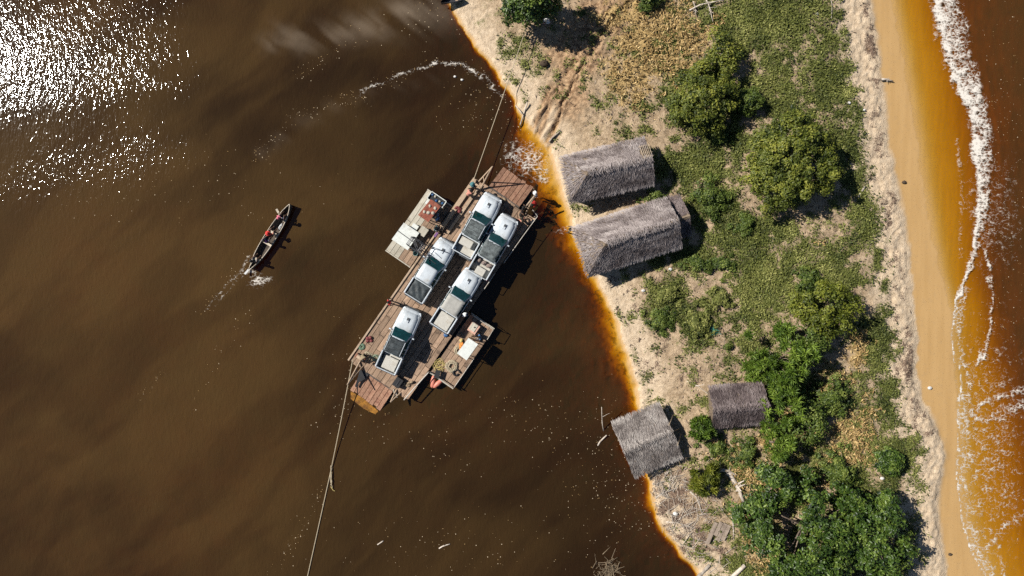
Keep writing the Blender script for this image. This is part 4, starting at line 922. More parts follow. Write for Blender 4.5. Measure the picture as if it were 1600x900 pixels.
sh, q = shelter('engine_shelter', 'rust red roof sheet over the engine on the left pontoon', [(673,311),(689,322),(669,347),(653,336)], 2.35, M_RUST)
for k, (a, b) in enumerate(((.3,.3), (.25,.75), (.62,.55), (.7,.25), (.5,.85))):
    c_ = q[0].lerp(q[1], b).lerp(q[3].lerp(q[2], b), a)
    MB().ell((c_.x, c_.y, c_.z + .0), (.10 + .03*k % .08, .13, .10), 9, 4, -.2, .12).build('roof_weight', M_PALE, sh)
MB().box((.25, .0, .85), (.9, .75, 1.3), rz=FA).build('engine_housing', M_STEEL, sh, bevel=.05)
sw, q = shelter('sheet_shelter', 'two white metal roof sheets over the left pontoon', [(631,348),(655,364),(637,391),(612,374)], 1.25, M_WHITE)
c_ = (q[0]+q[2])/2; MB().box((c_.x, c_.y, c_.z + .012), (1.55, .05, .03), rz=R(-36)).build('sheet_seam', M_STEEL, sw)
sr, q = shelter('sheet_shelter', 'white grey roof sheet over the right pontoon beside coiled rope', [(732,528),(747,538),(729,563),(714,552)], 1.9, M_WHITE)
def thing_box(name, label, cat, u, v, z, d, mat, rz=0, bevel=.03, group=None):
    p_ = FW(u, v, z); o = MB().box((0, 0, d[2]/2), d).build(name, mat, None, p_, FA + R(rz), bevel=bevel); return tag(o, label, cat, group)
PZ = DZ - .06
o = thing_box('storage_crate', 'grey lidded crate beside the white roof sheets', 'crate', 231, -17, PZ, (.62,.55,.5), M_PALE); MB().box((0,0,.52), (.68,.61,.05)).build('lid', M_PALE, o)
o = thing_box('storage_crate', 'pale low crate next to the white sheets on the left pontoon', 'crate', 228, -32, PZ, (.5,.45,.3), M_PALE); MB().box((0,0,.32), (.54,.49,.04)).build('lid', M_WHITE, o)
o = thing_box('cool_box', 'salmon and white box at the top of the right pontoon', 'box', 152, 133, PZ, (.78,.72,.55), M_PINK); MB().box((.06,.08,.57), (.60,.5,.05)).build('lid', M_PALE, o); MB().tube([(.1,0,.60),(.1,0,.66)], .05, 8).build('knob', M_BLACK, o)
o = thing_box('battery_box', 'black box in the lower right corner of the ferry deck', 'box', 16, 84, DZ, (.75,.6,.5), M_BLACK); MB().box((0,0,.52), (.5,.1,.05)).build('handle', M_STEEL, o)
# white tray frame at the head of the left pontoon
tr_ = empty('tray_frame', FW(283, -27, PZ), FA, 'white framed tray of dark goods at the top of the left pontoon', 'tray')
MB().box((0,0,.45), (.62,1.30,.06)).build('tray_floor', M_BLACK, tr_)
for x, y, a, b in ((.32,0,.06,1.36),(-.32,0,.06,1.36),(0,.68,.58,.06),(0,-.68,.58,.06)): MB().box((x,y,.55), (a,b,.16)).build('tray_side', M_WHITE, tr_)
for x, y in ((.3,.6),(.3,-.6),(-.3,.6),(-.3,-.6)): MB().box((x,y,.21), (.06,.06,.42)).build('leg', M_STEEL, tr_)
for k in range(5): MB().ell((random.uniform(-.18,.18), -.5+.25*k, .52), (.10,.10,.09), 8, 4, -.5, .1).build('bundle', M_PALE if k % 2 else M_BLUE, tr_)
MB().box((-.55,0,.30), (.34,1.25,.5)).build('tray_step', M_WHITE, tr_)
# lattice frame of tubes
lf = empty('lattice_frame', FW(208, -12, PZ), FA, 'tall lattice of dark steel tubes beside the white roof sheets', 'frame')
hh = 2.1
for x in (-.45, .45):
    for y in (-.55, .55): MB().tube([(x,y,0),(x*.7,y*.9,hh)], .03, 6).build('upright', M_STEEL, lf)
for z in (.7, 1.4, 2.05):
    f = 1 - .3*z/hh; g = 1 - .1*z/hh
    for a, b in (((-.45*f,-.55*g),(.45*f,-.55*g)),((-.45*f,.55*g),(.45*f,.55*g)),((-.45*f,-.55*g),(-.45*f,.55*g)),((.45*f,-.55*g),(.45*f,.55*g)),((-.45*f,-.55*g),(.45*f,.55*g))):
        MB().tube([(*a, z), (*b, z)], .026, 5).build('crossbar', M_STEEL, lf)
for k in range(9):
    a = Vector((random.uniform(-.5,.5), random.uniform(-.9,.5), random.uniform(1.2, 2.2))); d = Vector((random.uniform(-.6,.6), -random.uniform(.9,1.7), random.uniform(-.5,.3)))
    MB().tube([a, a+d], .024, 5).build('brace', M_STEEL, lf)
bk = empty('water_bucket', FW(196, -8, PZ), 0, 'blue grey bucket by the lattice frame on the left pontoon', 'bucket')
MB().loft([[(r_*math.cos(k*.628), r_*math.sin(k*.628), z_) for k in range(10)] for r_, z_ in ((.14,0),(.2,.34),(.17,.33),(.12,.04))], caps=True).build('pail', M_TEAL, bk); MB().tube([(.2*math.cos(a), 0, .34+.2*math.sin(a)) for a in np.linspace(0, math.pi, 8)], .012, 5).build('bail', M_STEEL, bk)
def coil(name, label, u, v, z, r0, turns, mat, th=.035, wob=.04, layers=1, cat='rope', parent=None):
    pts = []; n = int(turns*22)
    for i in range(n):
        a = i*2*math.pi/22; f = (i/n*layers) % 1.0
        r = r0*(1 - .6*f) + random.gauss(0, wob*.4); pts.append((r*math.cos(a) + random.gauss(0, wob*.3), r*math.sin(a), th + .025*(i/22 % 3) + .05*math.floor(i/n*layers)))
    return tag(MB().tube(pts, th, 5).build(name, mat, None, FW(u, v, z), smooth_=True), label, cat)
coil('rope_coil', 'big pale rope coil on the right pontoon, beside the white roof sheet', 83, 138, PZ, .47, 12, M_ROPE, .03, .07, 2)
coil('rope_coil', 'loose rope coil near the orange life vests', 110, 133, PZ, .36, 6, M_ROPE, .028, .08, 1)
coil('rope_coil', 'yellow rope tangle near the lower end of the right pontoon', 73, 122, PZ, .5, 5, M_ROPEY, .02, .22, 1)
coil('rope_coil', 'green rope coil on the ferry left edge above the winch', 28, 5, DZ, .24, 5, plain('green_rope', (.16,.24,.16), .9, .25, 25), .026, .05, 1)
coil('rope_coil', 'tangled pale rope beside the winch, lower left ferry corner', 21, 22, DZ, .4, 5, M_ROPE, .024, .16, 1)
coil('rope_coil', 'small green rope coil left of the lowest pickup tailgate', 26, 33, DZ, .28, 4, plain('faded_green_rope', (.22,.26,.18), .9, .25, 25), .024, .08, 1)
coil('tyre_hose', 'black rubber hose ring beside the big rope coil', 78, 150, PZ, .30, 1.0, M_BLACK, .07, .02, 1, 'hose')
def soft(name, label, cat, u, v, z, n, r, mat, spread=.12, group=None):
    o = empty(name, FW(u, v, z), random.uniform(0, 3), label, cat, group)
    for k in range(n): MB().ell((random.gauss(0,spread), random.gauss(0,spread), r*.4 + .03*k), (r*random.uniform(.8,1.3), r*random.uniform(.7,1.1), r*.5), 9, 5, -.9, .14).build('fold', mat, o, smooth_=True)
    return o
soft('life_vest', 'orange life vest heap on the right pontoon', 'life vest', 119, 133, PZ, 5, .17, M_ORANGE)
soft('cloth_bundle', 'yellow cloth bundle beside the orange vests', 'bundle', 124, 127, PZ, 4, .14, M_ROPEY)
soft('cloth_bundle', 'dark cloth bundle beside the orange vests', 'bundle', 110, 140, PZ, 4, .17, M_BLACK)
soft('cloth_bundle', 'blue cloth bundle under the rust red roof', 'bundle', 262, -12, PZ + .9, 4, .15, M_BLUE)
M_SACK = plain('sack_cloth', (.30,.22,.14), .9, .3, 9); M_BAG = plain('maroon_bag', (.16,.035,.035), .7, .3, 9)
soft('cloth_bundle', 'tan sack pile on the deck between the two bank end pickups and the ramp', 'bundle', 342, 58, DZ, 4, .16, M_SACK)
soft('cloth_bundle', 'maroon bag pile at the ferry left edge beside the upper beams', 'bundle', 290, 8, DZ + .12, 4, .15, M_BAG)
soft('cloth_bundle', 'tan sack pile right of the lowest pickup tailgate', 'bundle', 22, 98, DZ, 5, .15, M_SACK)
soft('cloth_bundle', 'blue bag pile on the deck ahead of the dusty roofed pickup', 'bundle', 118, 100, DZ, 3, .15, M_BLUE)
soft('cloth_bundle', 'maroon bag pile just above the winch on the left deck edge', 'bundle', 44, 8, DZ, 4, .14, M_BAG)
bn_ = empty('black_bench', FW(61, 127, PZ), FA + R(20), 'black stool at the lower end of the right pontoon', 'stool')
MB().box((0,0,.42), (.62,.4,.06)).build('seat', M_BLACK, bn_)
for x in (-.26,.26):
    for y in (-.15,.15): MB().box((x,y,.2), (.05,.05,.4)).build('leg', M_BLACK, bn_)
for k, (u, v, lb) in enumerate(((47, 127, 'left salmon fender hanging off the right pontoon end'), (49, 136, 'right salmon fender hanging off the right pontoon end'))):
    o = empty('boat_fender', FW(u, v, .12), FA + R(25 - 40*k), lb, 'fender', 'salmon fenders')
    MB().loft([[(x, r_*math.cos(a*.628), .3 + r_*.8*math.sin(a*.628)) for a in range(10)] for x, r_ in ((-.55,.05),(-.45,.14),(-.1,.2),(.25,.16),(.5,.07))]).build('float_body', M_SALMON, o, smooth_=True)
    MB().tube([(.5,0,.3),(.9,0,.42)], .02, 5).build('lanyard', M_ROPE, o)
ck = empty('black_cloth', FW(-10, 33, DZ + .0), FA, 'flat black silhouette lying on the lower ramp', 'cloth')  # thin black stand-in sheet for a dark shape of unclear cause
MB().add([(-1.0,.1,-.24),(-.5,.2,-.02),(0,.35,.05),(.4,.5,.06),(.45,-.3,.06),(0,-.25,.05),(-.5,-.02,-.02),(-1.0,-.1,-.24),(0,.05,.01)], [(0,1,6,7),(1,2,5,6),(2,3,4,5)]).build('silhouette_sheet', M_BLACK, ck)
oar = empty('paddle', FW(252, 2, DZ + .35), FA, 'long paddle with purple blade across the ferry left edge', 'paddle')
MB().tube([(-.5,0,0),(1.6,0,.05)], .024, 6).build('shaft', M_BEAM, oar); MB().box((-.68,0,0), (.42,.17,.03)).build('blade', plain('purple_paint', (.16,.07,.19), .6), oar)
# ferry cables
def cable(name, label, pts, r):
    o = MB().tube(pts, r, 5).build(name, M_ROPE); return tag(o, label, 'cable')
def sag(a, b, s, n=14): return [a.lerp(b, k/n) + Vector((0, 0, -s*4*(k/n)*(1-k/n))) for k in range(n+1)]
pa = FW(338, 3, DZ+.4); pb = PL(826, 38, .9)
cable('ferry_cable', 'taut ferry cable from the upper deck corner to the bank at the top', sag(pa, pb, .25), .028)
pa = FW(6, 6, DZ+.45); pk = P(516, 740, .05)
cable('ferry_cable', 'ferry cable running from the lower deck corner to the bottom edge', sag(pa, pk, .12) + sag(pk, P(473, 935, .05), .0)[1:], .032)
kn = empty('cable_knot', P(517, 738, .05), 0, 'knotted pale rope splice on the lower ferry cable', 'rope')
for k in range(6): MB().tube([(random.gauss(0,.05), .55-.2*k, .05), (random.gauss(0,.06), .1-.2*k, .1), (random.gauss(.05,.08), -.2-.2*k, .03)], .028, 5).build('strand', M_ROPE, kn)
MB().tube([(0,-1.1,.05),(.2,-1.4,.04),(.32,-1.45,.02)], .03, 5).build('strand', M_ROPEY, kn)
st = empty('anchor_post', pb - Vector((0,0,.95)), 0, 'wooden anchor post of the ferry cable under the top tree', 'post')
MB().tube([(0,0,-.2),(0,0,1.05)], [.09,.08], 8).build('post_shaft', M_POLE, st); MB().tube([(.1*math.cos(a), .1*math.sin(a), .93) for a in np.linspace(0, 6.28, 12)], .03, 5).build('rope_turn', M_ROPE, st)

# ------------------------------------------------------------------ pickups
M_PAINT = plain('white_car_paint', (.50,.54,.57), .36, .08, 2.5, spec=.5, dirt=(.36,.34,.30), objvar=.10)
M_GLASS = plain('tinted_glass', (.004,.035,.036), .06, .3, 3, spec=.7)
M_TYRE = plain('tyre_rubber', (.02,.02,.02), .85)
M_RIM = plain('steel_rim', (.35,.35,.36), .4, metal=.6)
M_GREY = plain('grey_trim', (.06,.065,.07), .55)
M_LAMP = plain('head_lamp', (.62,.66,.68), .15, spec=.6)
M_RED = plain('tail_lamp', (.35,.02,.015), .3)
M_TARP = plain('grey_tarp', (.10,.115,.115), .7, .5, 3.5, spec=.25, bump=.5)
M_TARPD = plain('dark_tarp', (.034,.042,.046), .6, .5, 3.5, spec=.3, bump=.5)
M_DUSTY = plain('dusty_grey_panel', (.34,.33,.30), .7, .10, 4, dirt=(.24,.22,.19))
M_BEDL = plain('bed_liner', (.46,.44,.39), .7, .08, 4, dirt=(.32,.28,.22))
def ring(x, w_, zt, z0=.42, crown=.03):
    return [(x,-w_*.94,z0),(x,-w_,z0+.28),(x,-w_*.975,zt-.09),(x,-w_*.87,zt),(x,-w_*.4,zt+crown),(x,w_*.4,zt+crown),(x,w_*.87,zt),(x,w_*.975,zt-.09),(x,w_,z0+.28),(x,w_*.94,z0)]
PARTS = {}
def shared(key, fn):
    if key not in PARTS: PARTS[key] = fn()
    return PARTS[key]
def pickup(px, py, ang, label, roof='white', z=DZ + .012, rack=False):
    c = P(px, py, z + .95); t_ = empty('pickup_truck', (c.x, c.y, z), R(ang), label, 'pickup truck', 'white pickups on the ferry deck')
    pt = lambda nm, key, fn, mat, par=None, loc=None: link(nm, shared(key, fn), mat, par or t_, loc)
    body = MB().loft([ring(x, w_, zt, z0) for x, w_, zt, z0 in ((-1.16,.85,1.10,.42),(.0,.87,1.09,.42),(.72,.87,1.10,.42),(1.0,.865,1.10,.5),(1.6,.85,1.07,.5),(2.1,.82,1.01,.48),(2.36,.74,.94,.46),(2.5,.62,.85,.44))])
    pt('body', 'body', lambda: body.mesh('body', True), M_PAINT)
    pt('hood_panel', 'hood', lambda: MB().loft([[(x,-w_,z_),(x,-w_*.5,z_+.05),(x,w_*.5,z_+.05),(x,w_,z_),(x,w_,z_-.04),(x,-w_,z_-.04)] for x, w_, z_ in ((.80,.70,1.115),(1.4,.69,1.10),(1.95,.66,1.045),(2.28,.56,.975))]).mesh('hood', True), M_PAINT)
    pt('hood_scoop', 'scoop', lambda: MB().box((1.62,.02,1.155), (.36,.24,.09), M=Matrix.Rotation(R(4),4,'Y')).mesh('scoop', bevel=.02), M_PAINT)
    pt('scoop_mouth', 'mouth', lambda: MB().box((1.72,.02,1.158), (.20,.17,.10), M=Matrix.Rotation(R(4),4,'Y')).mesh('mouth'), M_GREY)
    pt('front_bumper', 'bump', lambda: MB().prism([(2.30,-.80),(2.5,-.70),(2.6,-.4),(2.62,0),(2.6,.4),(2.5,.70),(2.30,.80),(2.2,.6),(2.3,0),(2.2,-.6)], .45, .68).mesh('bump'), M_GREY)
    pt('grille', 'grille', lambda: MB().box((2.5,0,.76), (.09,.95,.2)).mesh('grille'), M_GREY)
    for s in (-1, 1):
        pt('headlight', 'lamp%d' % s, lambda: MB().box((2.34,s*.63,.86), (.26,.22,.15), rz=-s*.5).mesh('lamp', bevel=.03), M_LAMP)
        pt('tail_light', 'tail%d' % s, lambda: MB().box((-2.55,s*.80,.86), (.06,.13,.3)).mesh('tail'), M_RED)
        mr = pt('mirror', 'mirror%d' % s, lambda: MB().box((.52,s*.96,1.18), (.10,.15,.15)).box((.55,s*.88,1.12), (.05,.12,.05)).mesh('mirror', bevel=.015), M_PAINT)
        pt('side_window', 'sw%d' % s, lambda: MB().add([(.52,s*.805,1.13),(.02,s*.655,1.66),(-.45,s*.66,1.67),(-.45,s*.815,1.13),(.52,s*.78,1.13),(.02,s*.63,1.66),(-.45,s*.635,1.67),(-.45,s*.79,1.13)], [(0,1,2,3),(7,6,5,4),(0,4,5,1),(1,5,6,2),(2,6,7,3),(3,7,4,0)]).mesh('sw'), M_GLASS)
        pt('side_window', 'sx%d' % s, lambda: MB().add([(-.52,s*.815,1.13),(-.52,s*.66,1.67),(-.95,s*.65,1.66),(-1.08,s*.80,1.13),(-.52,s*.79,1.13),(-.52,s*.635,1.67),(-.95,s*.625,1.66),(-1.08,s*.775,1.13)], [(0,1,2,3),(7,6,5,4),(0,4,5,1),(1,5,6,2),(2,6,7,3),(3,7,4,0)]).mesh('sx'), M_GLASS)
        for x in (.2, -.7): pt('door_handle', 'dh%d%.1f' % (s, x), lambda: MB().box((x-.25,s*.875,.98), (.2,.03,.04)).mesh('dh'), M_GREY)
        pt('bed_side', 'bs%d' % s, lambda: MB().box((-1.88,s*.80,.78), (1.38,.11,.68)).mesh('bs', bevel=.025), M_PAINT)
    # greenhouse: pillars and roof
    def gh():
        mb = MB()
        b0, b1 = [(.80,-.76,1.08),(.80,.76,1.08),(-1.14,.79,1.08),(-1.14,-.79,1.08)], [(.12,-.62,1.68),(.12,.62,1.68),(-1.0,.63,1.69),(-1.0,-.63,1.69)]
        return mb.loft([b0, b1]).mesh('cabin')
    pt('cabin', 'cabin', gh, M_PAINT)
    rf = pt('roof', 'roof', lambda: MB().loft([[(x,-w_,z_-.05),(x,-w_,z_),(x,-w_*.55,z_+.045),(x,w_*.55,z_+.045),(x,w_,z_),(x,w_,z_-.05)] for x, w_, z_ in ((.20,.52,1.68),(.10,.64,1.72),(-.4,.66,1.74),(-.9,.65,1.73),(-1.06,.60,1.70))]).mesh('roof', True), M_PAINT)
    pt('windscreen', 'wind', lambda: MB().add([(.84,-.70,1.12),(.90,0,1.13),(.84,.70,1.12),(.18,.58,1.69),(.21,0,1.70),(.18,-.58,1.69),(.80,-.70,1.10),(.80,.70,1.10),(.14,.58,1.67),(.14,-.58,1.67)], [(0,1,4,5),(1,2,3,4),(0,6,7,2,1),(5,4,3,8,9),(0,5,9,6),(2,7,8,3),(6,9,8,7)]).mesh('wind'), M_GLASS)
    for s in (-1, 1): pt('wiper', 'wip%d' % s, lambda: MB().box((.80,s*.28 - .1,1.165), (.03,.5,.02), rz=.25).mesh('wip'), M_GREY)
    pt('rear_window', 'rear', lambda: MB().add([(-1.16,-.6,1.15),(-1.16,.6,1.15),(-1.06,.54,1.62),(-1.06,-.54,1.62),(-1.12,-.6,1.15),(-1.12,.6,1.15),(-1.02,.54,1.62),(-1.02,-.54,1.62)], [(0,1,2,3),(7,6,5,4),(0,4,5,1),(1,5,6,2),(2,6,7,3),(3,7,4,0)]).mesh('rear'), M_GLASS)
    pt('bed_floor', 'bf', lambda: MB().box((-1.87,0,.56), (1.36,1.50,.06)).mesh('bf'), M_BEDL)
    pt('bed_front', 'bff', lambda: MB().box((-1.21,0,.80), (.05,1.49,.5)).mesh('bff'), M_PAINT)
    tg = pt('tailgate', 'tg', lambda: MB().box((-2.56,0,.82), (.07,1.48,.52)).mesh('tg', bevel=.02), M_PAINT)
    pt('rear_bumper', 'rb', lambda: MB().box((-2.66,0,.52), (.14,1.6,.16)).mesh('rb', bevel=.03), M_GREY)
    pt('chassis', 'ch', lambda: MB().box((-.2,0,.40), (4.4,1.1,.18)).mesh('ch'), M_GREY)
    for x in (1.55, -1.6):
        for s in (-1, 1):
            wh = empty('wheel', (x, s*.76, .36)); wh.parent = t_
            link('tyre', shared('tyre', lambda: MB().loft([[(r_*math.cos(a*math.pi/8), y, r_*math.sin(a*math.pi/8)) for a in range(16)] for y, r_ in ((-.12,.24),(-.12,.33),(-.07,.37),(.07,.37),(.12,.33),(.12,.24))]).mesh('tyre')), M_TYRE, wh)
            link('rim', shared('rim', lambda: MB().loft([[(r_*math.cos(a*math.pi/6), y, r_*math.sin(a*math.pi/6)) for a in range(12)] for y, r_ in ((-.125,.2),(-.1,.235),(.1,.235),(.125,.2))]).mesh('rim')), M_RIM, wh)
    if roof in ('tarp', 'dark', 'dusty'):
        n, m = 13, 11; vs = []; rs = np.random.default_rng(int(px))
        x0, x1, hw = (.16, -1.12, .70)
        for i in range(n):
            for j in range(m):
                x = x0 + (x1-x0)*i/(n-1); y = -hw + 2*hw*j/(m-1)
                ed = min(i, n-1-i, j, m-1-j)
                vs.append((x + rs.normal(0,.012), y + rs.normal(0,.012), 1.835 - (.13 if ed == 0 else 0) + (rs.normal(0, .016) if roof != 'dusty' else rs.normal(0,.003)) + (.02*math.sin(i*1.7 + j*.6 + px) if roof != 'dusty' else 0)))
        fs = [(i*m+j, i*m+j+1, (i+1)*m+j+1, (i+1)*m+j) for i in range(n-1) for j in range(m-1)]
        MB().add(vs, fs).build({'tarp': 'roof_tarp', 'dark': 'roof_tarp', 'dusty': 'roof_panel'}[roof], {'tarp': M_TARP, 'dark': M_TARPD, 'dusty': M_DUSTY}[roof], t_, smooth_=True)
    if rack:
        for y in (-.62, .62): MB().tube([(.1,y,1.87),(-1.0,y,1.87)], .025, 6).build('rack_rail', M_PAINT, t_)
        for x in (0, -.3, -.6, -.9): MB().tube([(x,-.62,1.87),(x,.62,1.87)], .018, 5).build('rack_bar', M_GREY, t_)
    return t_
def inbed(t_, name, label, cat, x, y, z, d, mat, rz=0, bevel=.03):
    M_ = Matrix.Translation(t_.location) @ Matrix.Rotation(t_.rotation_euler.z, 4, 'Z')
    o = MB().box((0, 0, d[2]/2), d).build(name, mat, None, M_ @ Vector((x, y, z)), t_.rotation_euler.z + R(rz), bevel=bevel); return tag(o, label, cat)
t1 = pickup(747, 351, 61, 'white pickup with grey tarp on its roof, left of the two nearest the bank', 'tarp', rack=True)
t2 = pickup(772, 384, 60, 'white pickup with crumpled grey tarp, at the right railing nearest the bank', 'tarp')
t3 = pickup(674, 421, 58, 'white pickup with plain white roof, beside the left pontoon', 'white')
t4 = pickup(714, 468, 57.5, 'white pickup with dusty grey roof and open pale load bed', 'dusty')
t5 = pickup(624, 531, 65.5, 'white pickup with dark tarp on its roof, lowest on the ferry', 'dark', rack=True)
inbed(t1, 'load_box', 'dusty pale flat box in the bed of the pickup left of the bank pair', 'box', -1.62, .12, .60, (.62,1.0,.42), M_BEDL)
inbed(t2, 'load_box', 'tan flat box at the tail of the pickup by the right railing', 'box', -2.2, -.05, .60, (.6,.75,.35), M_BEDL)
M_BUND = plain('mixed_bundle', (.22,.17,.15), .8, .5, 9)
for k in range(3):
    M_ = Matrix.Translation(t2.location) @ Matrix.Rotation(t2.rotation_euler.z, 4, 'Z')
    o = MB().ell((0,0,.12), (.2+.03*k,.17,.2), 9, 6, -.6, .14).build('sack', M_BUND, None, M_ @ Vector((-1.5, .42-.42*k, .60)), smooth_=True)
    tag(o, ['sack at the left', 'sack in the middle', 'sack at the right'][k] + ' of the row in the bed behind the crumpled tarp', 'sack', 'sacks in a pickup bed')
inbed(t4, 'plywood_board', 'pale board covering the load bed of the dusty roofed pickup', 'board', -1.90, -.06, .93, (1.18,1.15,.05), M_BEDL)
inbed(t5, 'plywood_board', 'pale board in the load bed of the lowest pickup', 'board', -1.95, -.10, .86, (1.0,1.05,.05), M_BEDL)
n, m = 15, 13; vs = []; rs = np.random.default_rng(3)
for i in range(n):
    for j in range(m):
        ed = min(i, n-1-i, j, m-1-j); vs.append((-1.20 - 1.34*i/(n-1), -.72 + 1.44*j/(m-1), 1.02 - (.12 if ed == 0 else 0) + rs.normal(0,.02) + .035*math.sin(i*.9 + j*1.3)))
MB().add(vs, [(i*m+j, i*m+j+1, (i+1)*m+j+1, (i+1)*m+j) for i in range(n-1) for j in range(m-1)]).build('bed_tarp', M_TARPD, t3, smooth_=True)
# ------------------------------------------------------------------ people
M_SKIN = plain('dark_skin', (.095,.050,.030), .55, .1, 8)
M_HAIR = plain('black_hair', (.008,.007,.006), .7)
CL = {k: plain(k + '_cloth', c, .85, .2, 12) for k, c in dict(red=(.52,.035,.03), white=(.70,.70,.68), navy=(.03,.045,.10), black=(.018,.018,.02), purple=(.22,.08,.30), pink=(.62,.16,.22), blue=(.07,.20,.42), khaki=(.26,.20,.12), salmon=(.55,.24,.18), teal=(.06,.17,.18), grey=(.22,.22,.23), lilac=(.48,.40,.62)).items()}
def pose_joints(pose):
    J = {}; E = []
    def a(n, p_, r, par=None, m='shirt'):
        J[n] = (p_, r, m)
        if par: E.append((par, n))
    if pose == 'stand':
        pz, lean = .92, .03
        a('pel', (0,0,pz), .145, None, 'pants')
        legs = {s: [(s*.10,.01,pz-.08),(s*.12,.05,.50),(s*.13,-.02,.09),(s*.14,.14,.04)] for s in (-1,1)}
    elif pose == 'sit':
        pz, lean = .14, .05
        a('pel', (0,0,pz), .155, None, 'pants')
        legs = {s: [(s*.11,.05,pz),(s*.19,.40,pz+.22),(s*.15,.62,.08),(s*.15,.76,.05)] for s in (-1,1)}
    else:   # crouch / bend
        pz, lean = .50, .30
        a('pel', (0,-.10,pz), .15, None, 'pants')
        legs = {s: [(s*.11,-.05,pz-.03),(s*.20,.28,.48),(s*.17,.02,.09),(s*.17,.18,.04)] for s in (-1,1)}
    y0 = J['pel'][0][1]
    a('sp', (0, y0+lean*.4, pz+.24), .135, 'pel'); a('ch', (0, y0+lean, pz+.44), .150, 'sp'); a('nk', (0, y0+lean*1.25, pz+.57), .058, 'ch', 'skin')
    a('hd', (0, y0+lean*1.45+.02, pz+.68), .098, 'nk', 'skin'); a('ht', (0, y0+lean*1.5+.01, pz+.78), .090, 'hd', 'skin'); a('ns', (0, y0+lean*1.45+.115, pz+.68), .018, 'hd', 'skin')
    for s in (-1, 1):
        a('er%d' % s, (s*.098, y0+lean*1.45+.0, pz+.69), .016, 'hd', 'skin')
        h0, kn_, an_, to = legs[s]
        a('hp%d' % s, h0, .092, 'pel', 'pants'); a('kn%d' % s, kn_, .062, 'hp%d' % s, 'pants'); a('an%d' % s, an_, .042, 'kn%d' % s, 'skin'); a('to%d' % s, to, .036, 'an%d' % s, 'skin')
        sh = (s*.185, y0+lean, pz+.47); a('sh%d' % s, sh, .066, 'ch')
        el = {'stand': (s*.27, y0+.0, pz+.20), 'sit': (s*.27, .12, pz+.22), 'bend': (s*.26, y0+lean+.12, pz+.22)}[pose]
        wr = {'stand': (s*.26, y0+.14, pz+.02), 'sit': (s*.17, .36, pz+.26), 'bend': (s*.16, y0+lean+.32, pz+.10)}[pose]
        a('el%d' % s, el, .046, 'sh%d' % s, 'skin'); a('wr%d' % s, wr, .030, 'el%d' % s, 'skin')
        d = (Vector(wr) - Vector(el)).normalized(); pm = Vector(wr) + d*.07; a('pm%d' % s, tuple(pm), .032, 'wr%d' % s, 'skin')
        lat = d.cross(Vector((0,0,1)) if abs(d.z) < .8 else Vector((0,1,0))).normalized()
        for k in range(4):
            q = pm + lat*(k-1.5)*.021 + d*(.045 + (.008 if k in (1,2) else 0)); a('f%d%d' % (s, k), tuple(q), .0085, 'pm%d' % s, 'skin')
            a('g%d%d' % (s, k), tuple(q + d*.035 - Vector((0,0,.016))), .008, 'f%d%d' % (s, k), 'skin')
        a('th%d' % s, tuple(Vector(wr) + d*.05 - lat*.05), .010, 'wr%d' % s, 'skin')
    return J, E
def person(label, loc, ang, pose, shirt, pants, head='hair', hat='red', group=None):
    J, E = pose_joints(pose); names = list(J); idx = {n: i for i, n in enumerate(names)}
    me = bpy.data.meshes.new('body'); me.from_pydata([J[n][0] for n in names], [(idx[a], idx[b]) for a, b in E], [])
    tmp = bpy.data.objects.new('body', me); C.objects.link(tmp)
    md = tmp.modifiers.new('skin', 'SKIN'); md.use_smooth_shade = True
    sv = me.skin_vertices[0].data if len(me.skin_vertices) else None
    if sv is None:
        bm = bmesh.new(); bm.from_mesh(me); bm.verts.layers.skin.verify(); bm.to_mesh(me); bm.free(); sv = me.skin_vertices[0].data
    for i, n in enumerate(names): sv[i].radius = (J[n][1], J[n][1]*(.78 if n in ('ch','sp','pel') else 1)); sv[i].use_root = (n == 'pel')
    ss = tmp.modifiers.new('sub', 'SUBSURF'); ss.levels = 1; ss.render_levels = 1
    dg = bpy.context.evaluated_depsgraph_get(); ev = tmp.evaluated_get(dg); out = bpy.data.meshes.new_from_object(ev)
    bpy.data.objects.remove(tmp); out.materials.clear()
    for m_ in (M_SKIN, CL[shirt], CL[pants]): out.materials.append(m_)
    mi = {'skin': 0, 'shirt': 1, 'pants': 2}
    A_ = np.array([J[a][0] for a, b in E]); B_ = np.array([J[b][0] for a, b in E]); mm = np.array([mi[J[b][2]] for a, b in E])
    cen = np.zeros(len(out.polygons)*3); out.polygons.foreach_get('center', cen); cen = cen.reshape(-1, 3)
    d = B_ - A_; tt = np.clip(((cen[:, None]-A_)*d).sum(-1)/np.maximum((d*d).sum(-1), 1e-6), 0, 1); ds = np.linalg.norm(cen[:, None]-A_-tt[..., None]*d, axis=-1)
    out.polygons.foreach_set('material_index', mm[ds.argmin(1)].astype(np.int32)); out.polygons.foreach_set('use_smooth', np.ones(len(out.polygons), bool))
    root = empty('person', loc, R(ang - 90), label, 'person', group)
    link('body', out, None, root)
    hp = Vector(J['ht'][0])
    if head == 'hair': MB().ell((hp.x, hp.y-.012, hp.z-.03), (.105,.112,.115), 12, 6, -.25, .02).build('hair', M_HAIR, root, smooth_=True)
    else:
        mb = MB().ell((hp.x, hp.y, hp.z-.01), (.112,.12,.12), 12, 5, -.1)
        mb.loft([[(hp.x+r_*math.cos(k*.5236), hp.y+r_*1.05*math.sin(k*.5236), hp.z+z_) for k in range(12)] for r_, z_ in ((.10,.0),(.19,-.025),(.19,-.04),(.10,-.02))] if head == 'hat' else [[(hp.x+r_*math.cos(k*.35-1.05+1.57), hp.y+r_*math.sin(k*.35-1.05+1.57), hp.z+z_) for k in range(7)] for r_, z_ in ((.10,.0),(.21,-.02),(.21,-.035),(.10,-.02))])
        mb.build('hat' if head == 'hat' else 'cap', CL[hat], root, smooth_=True)
    return root
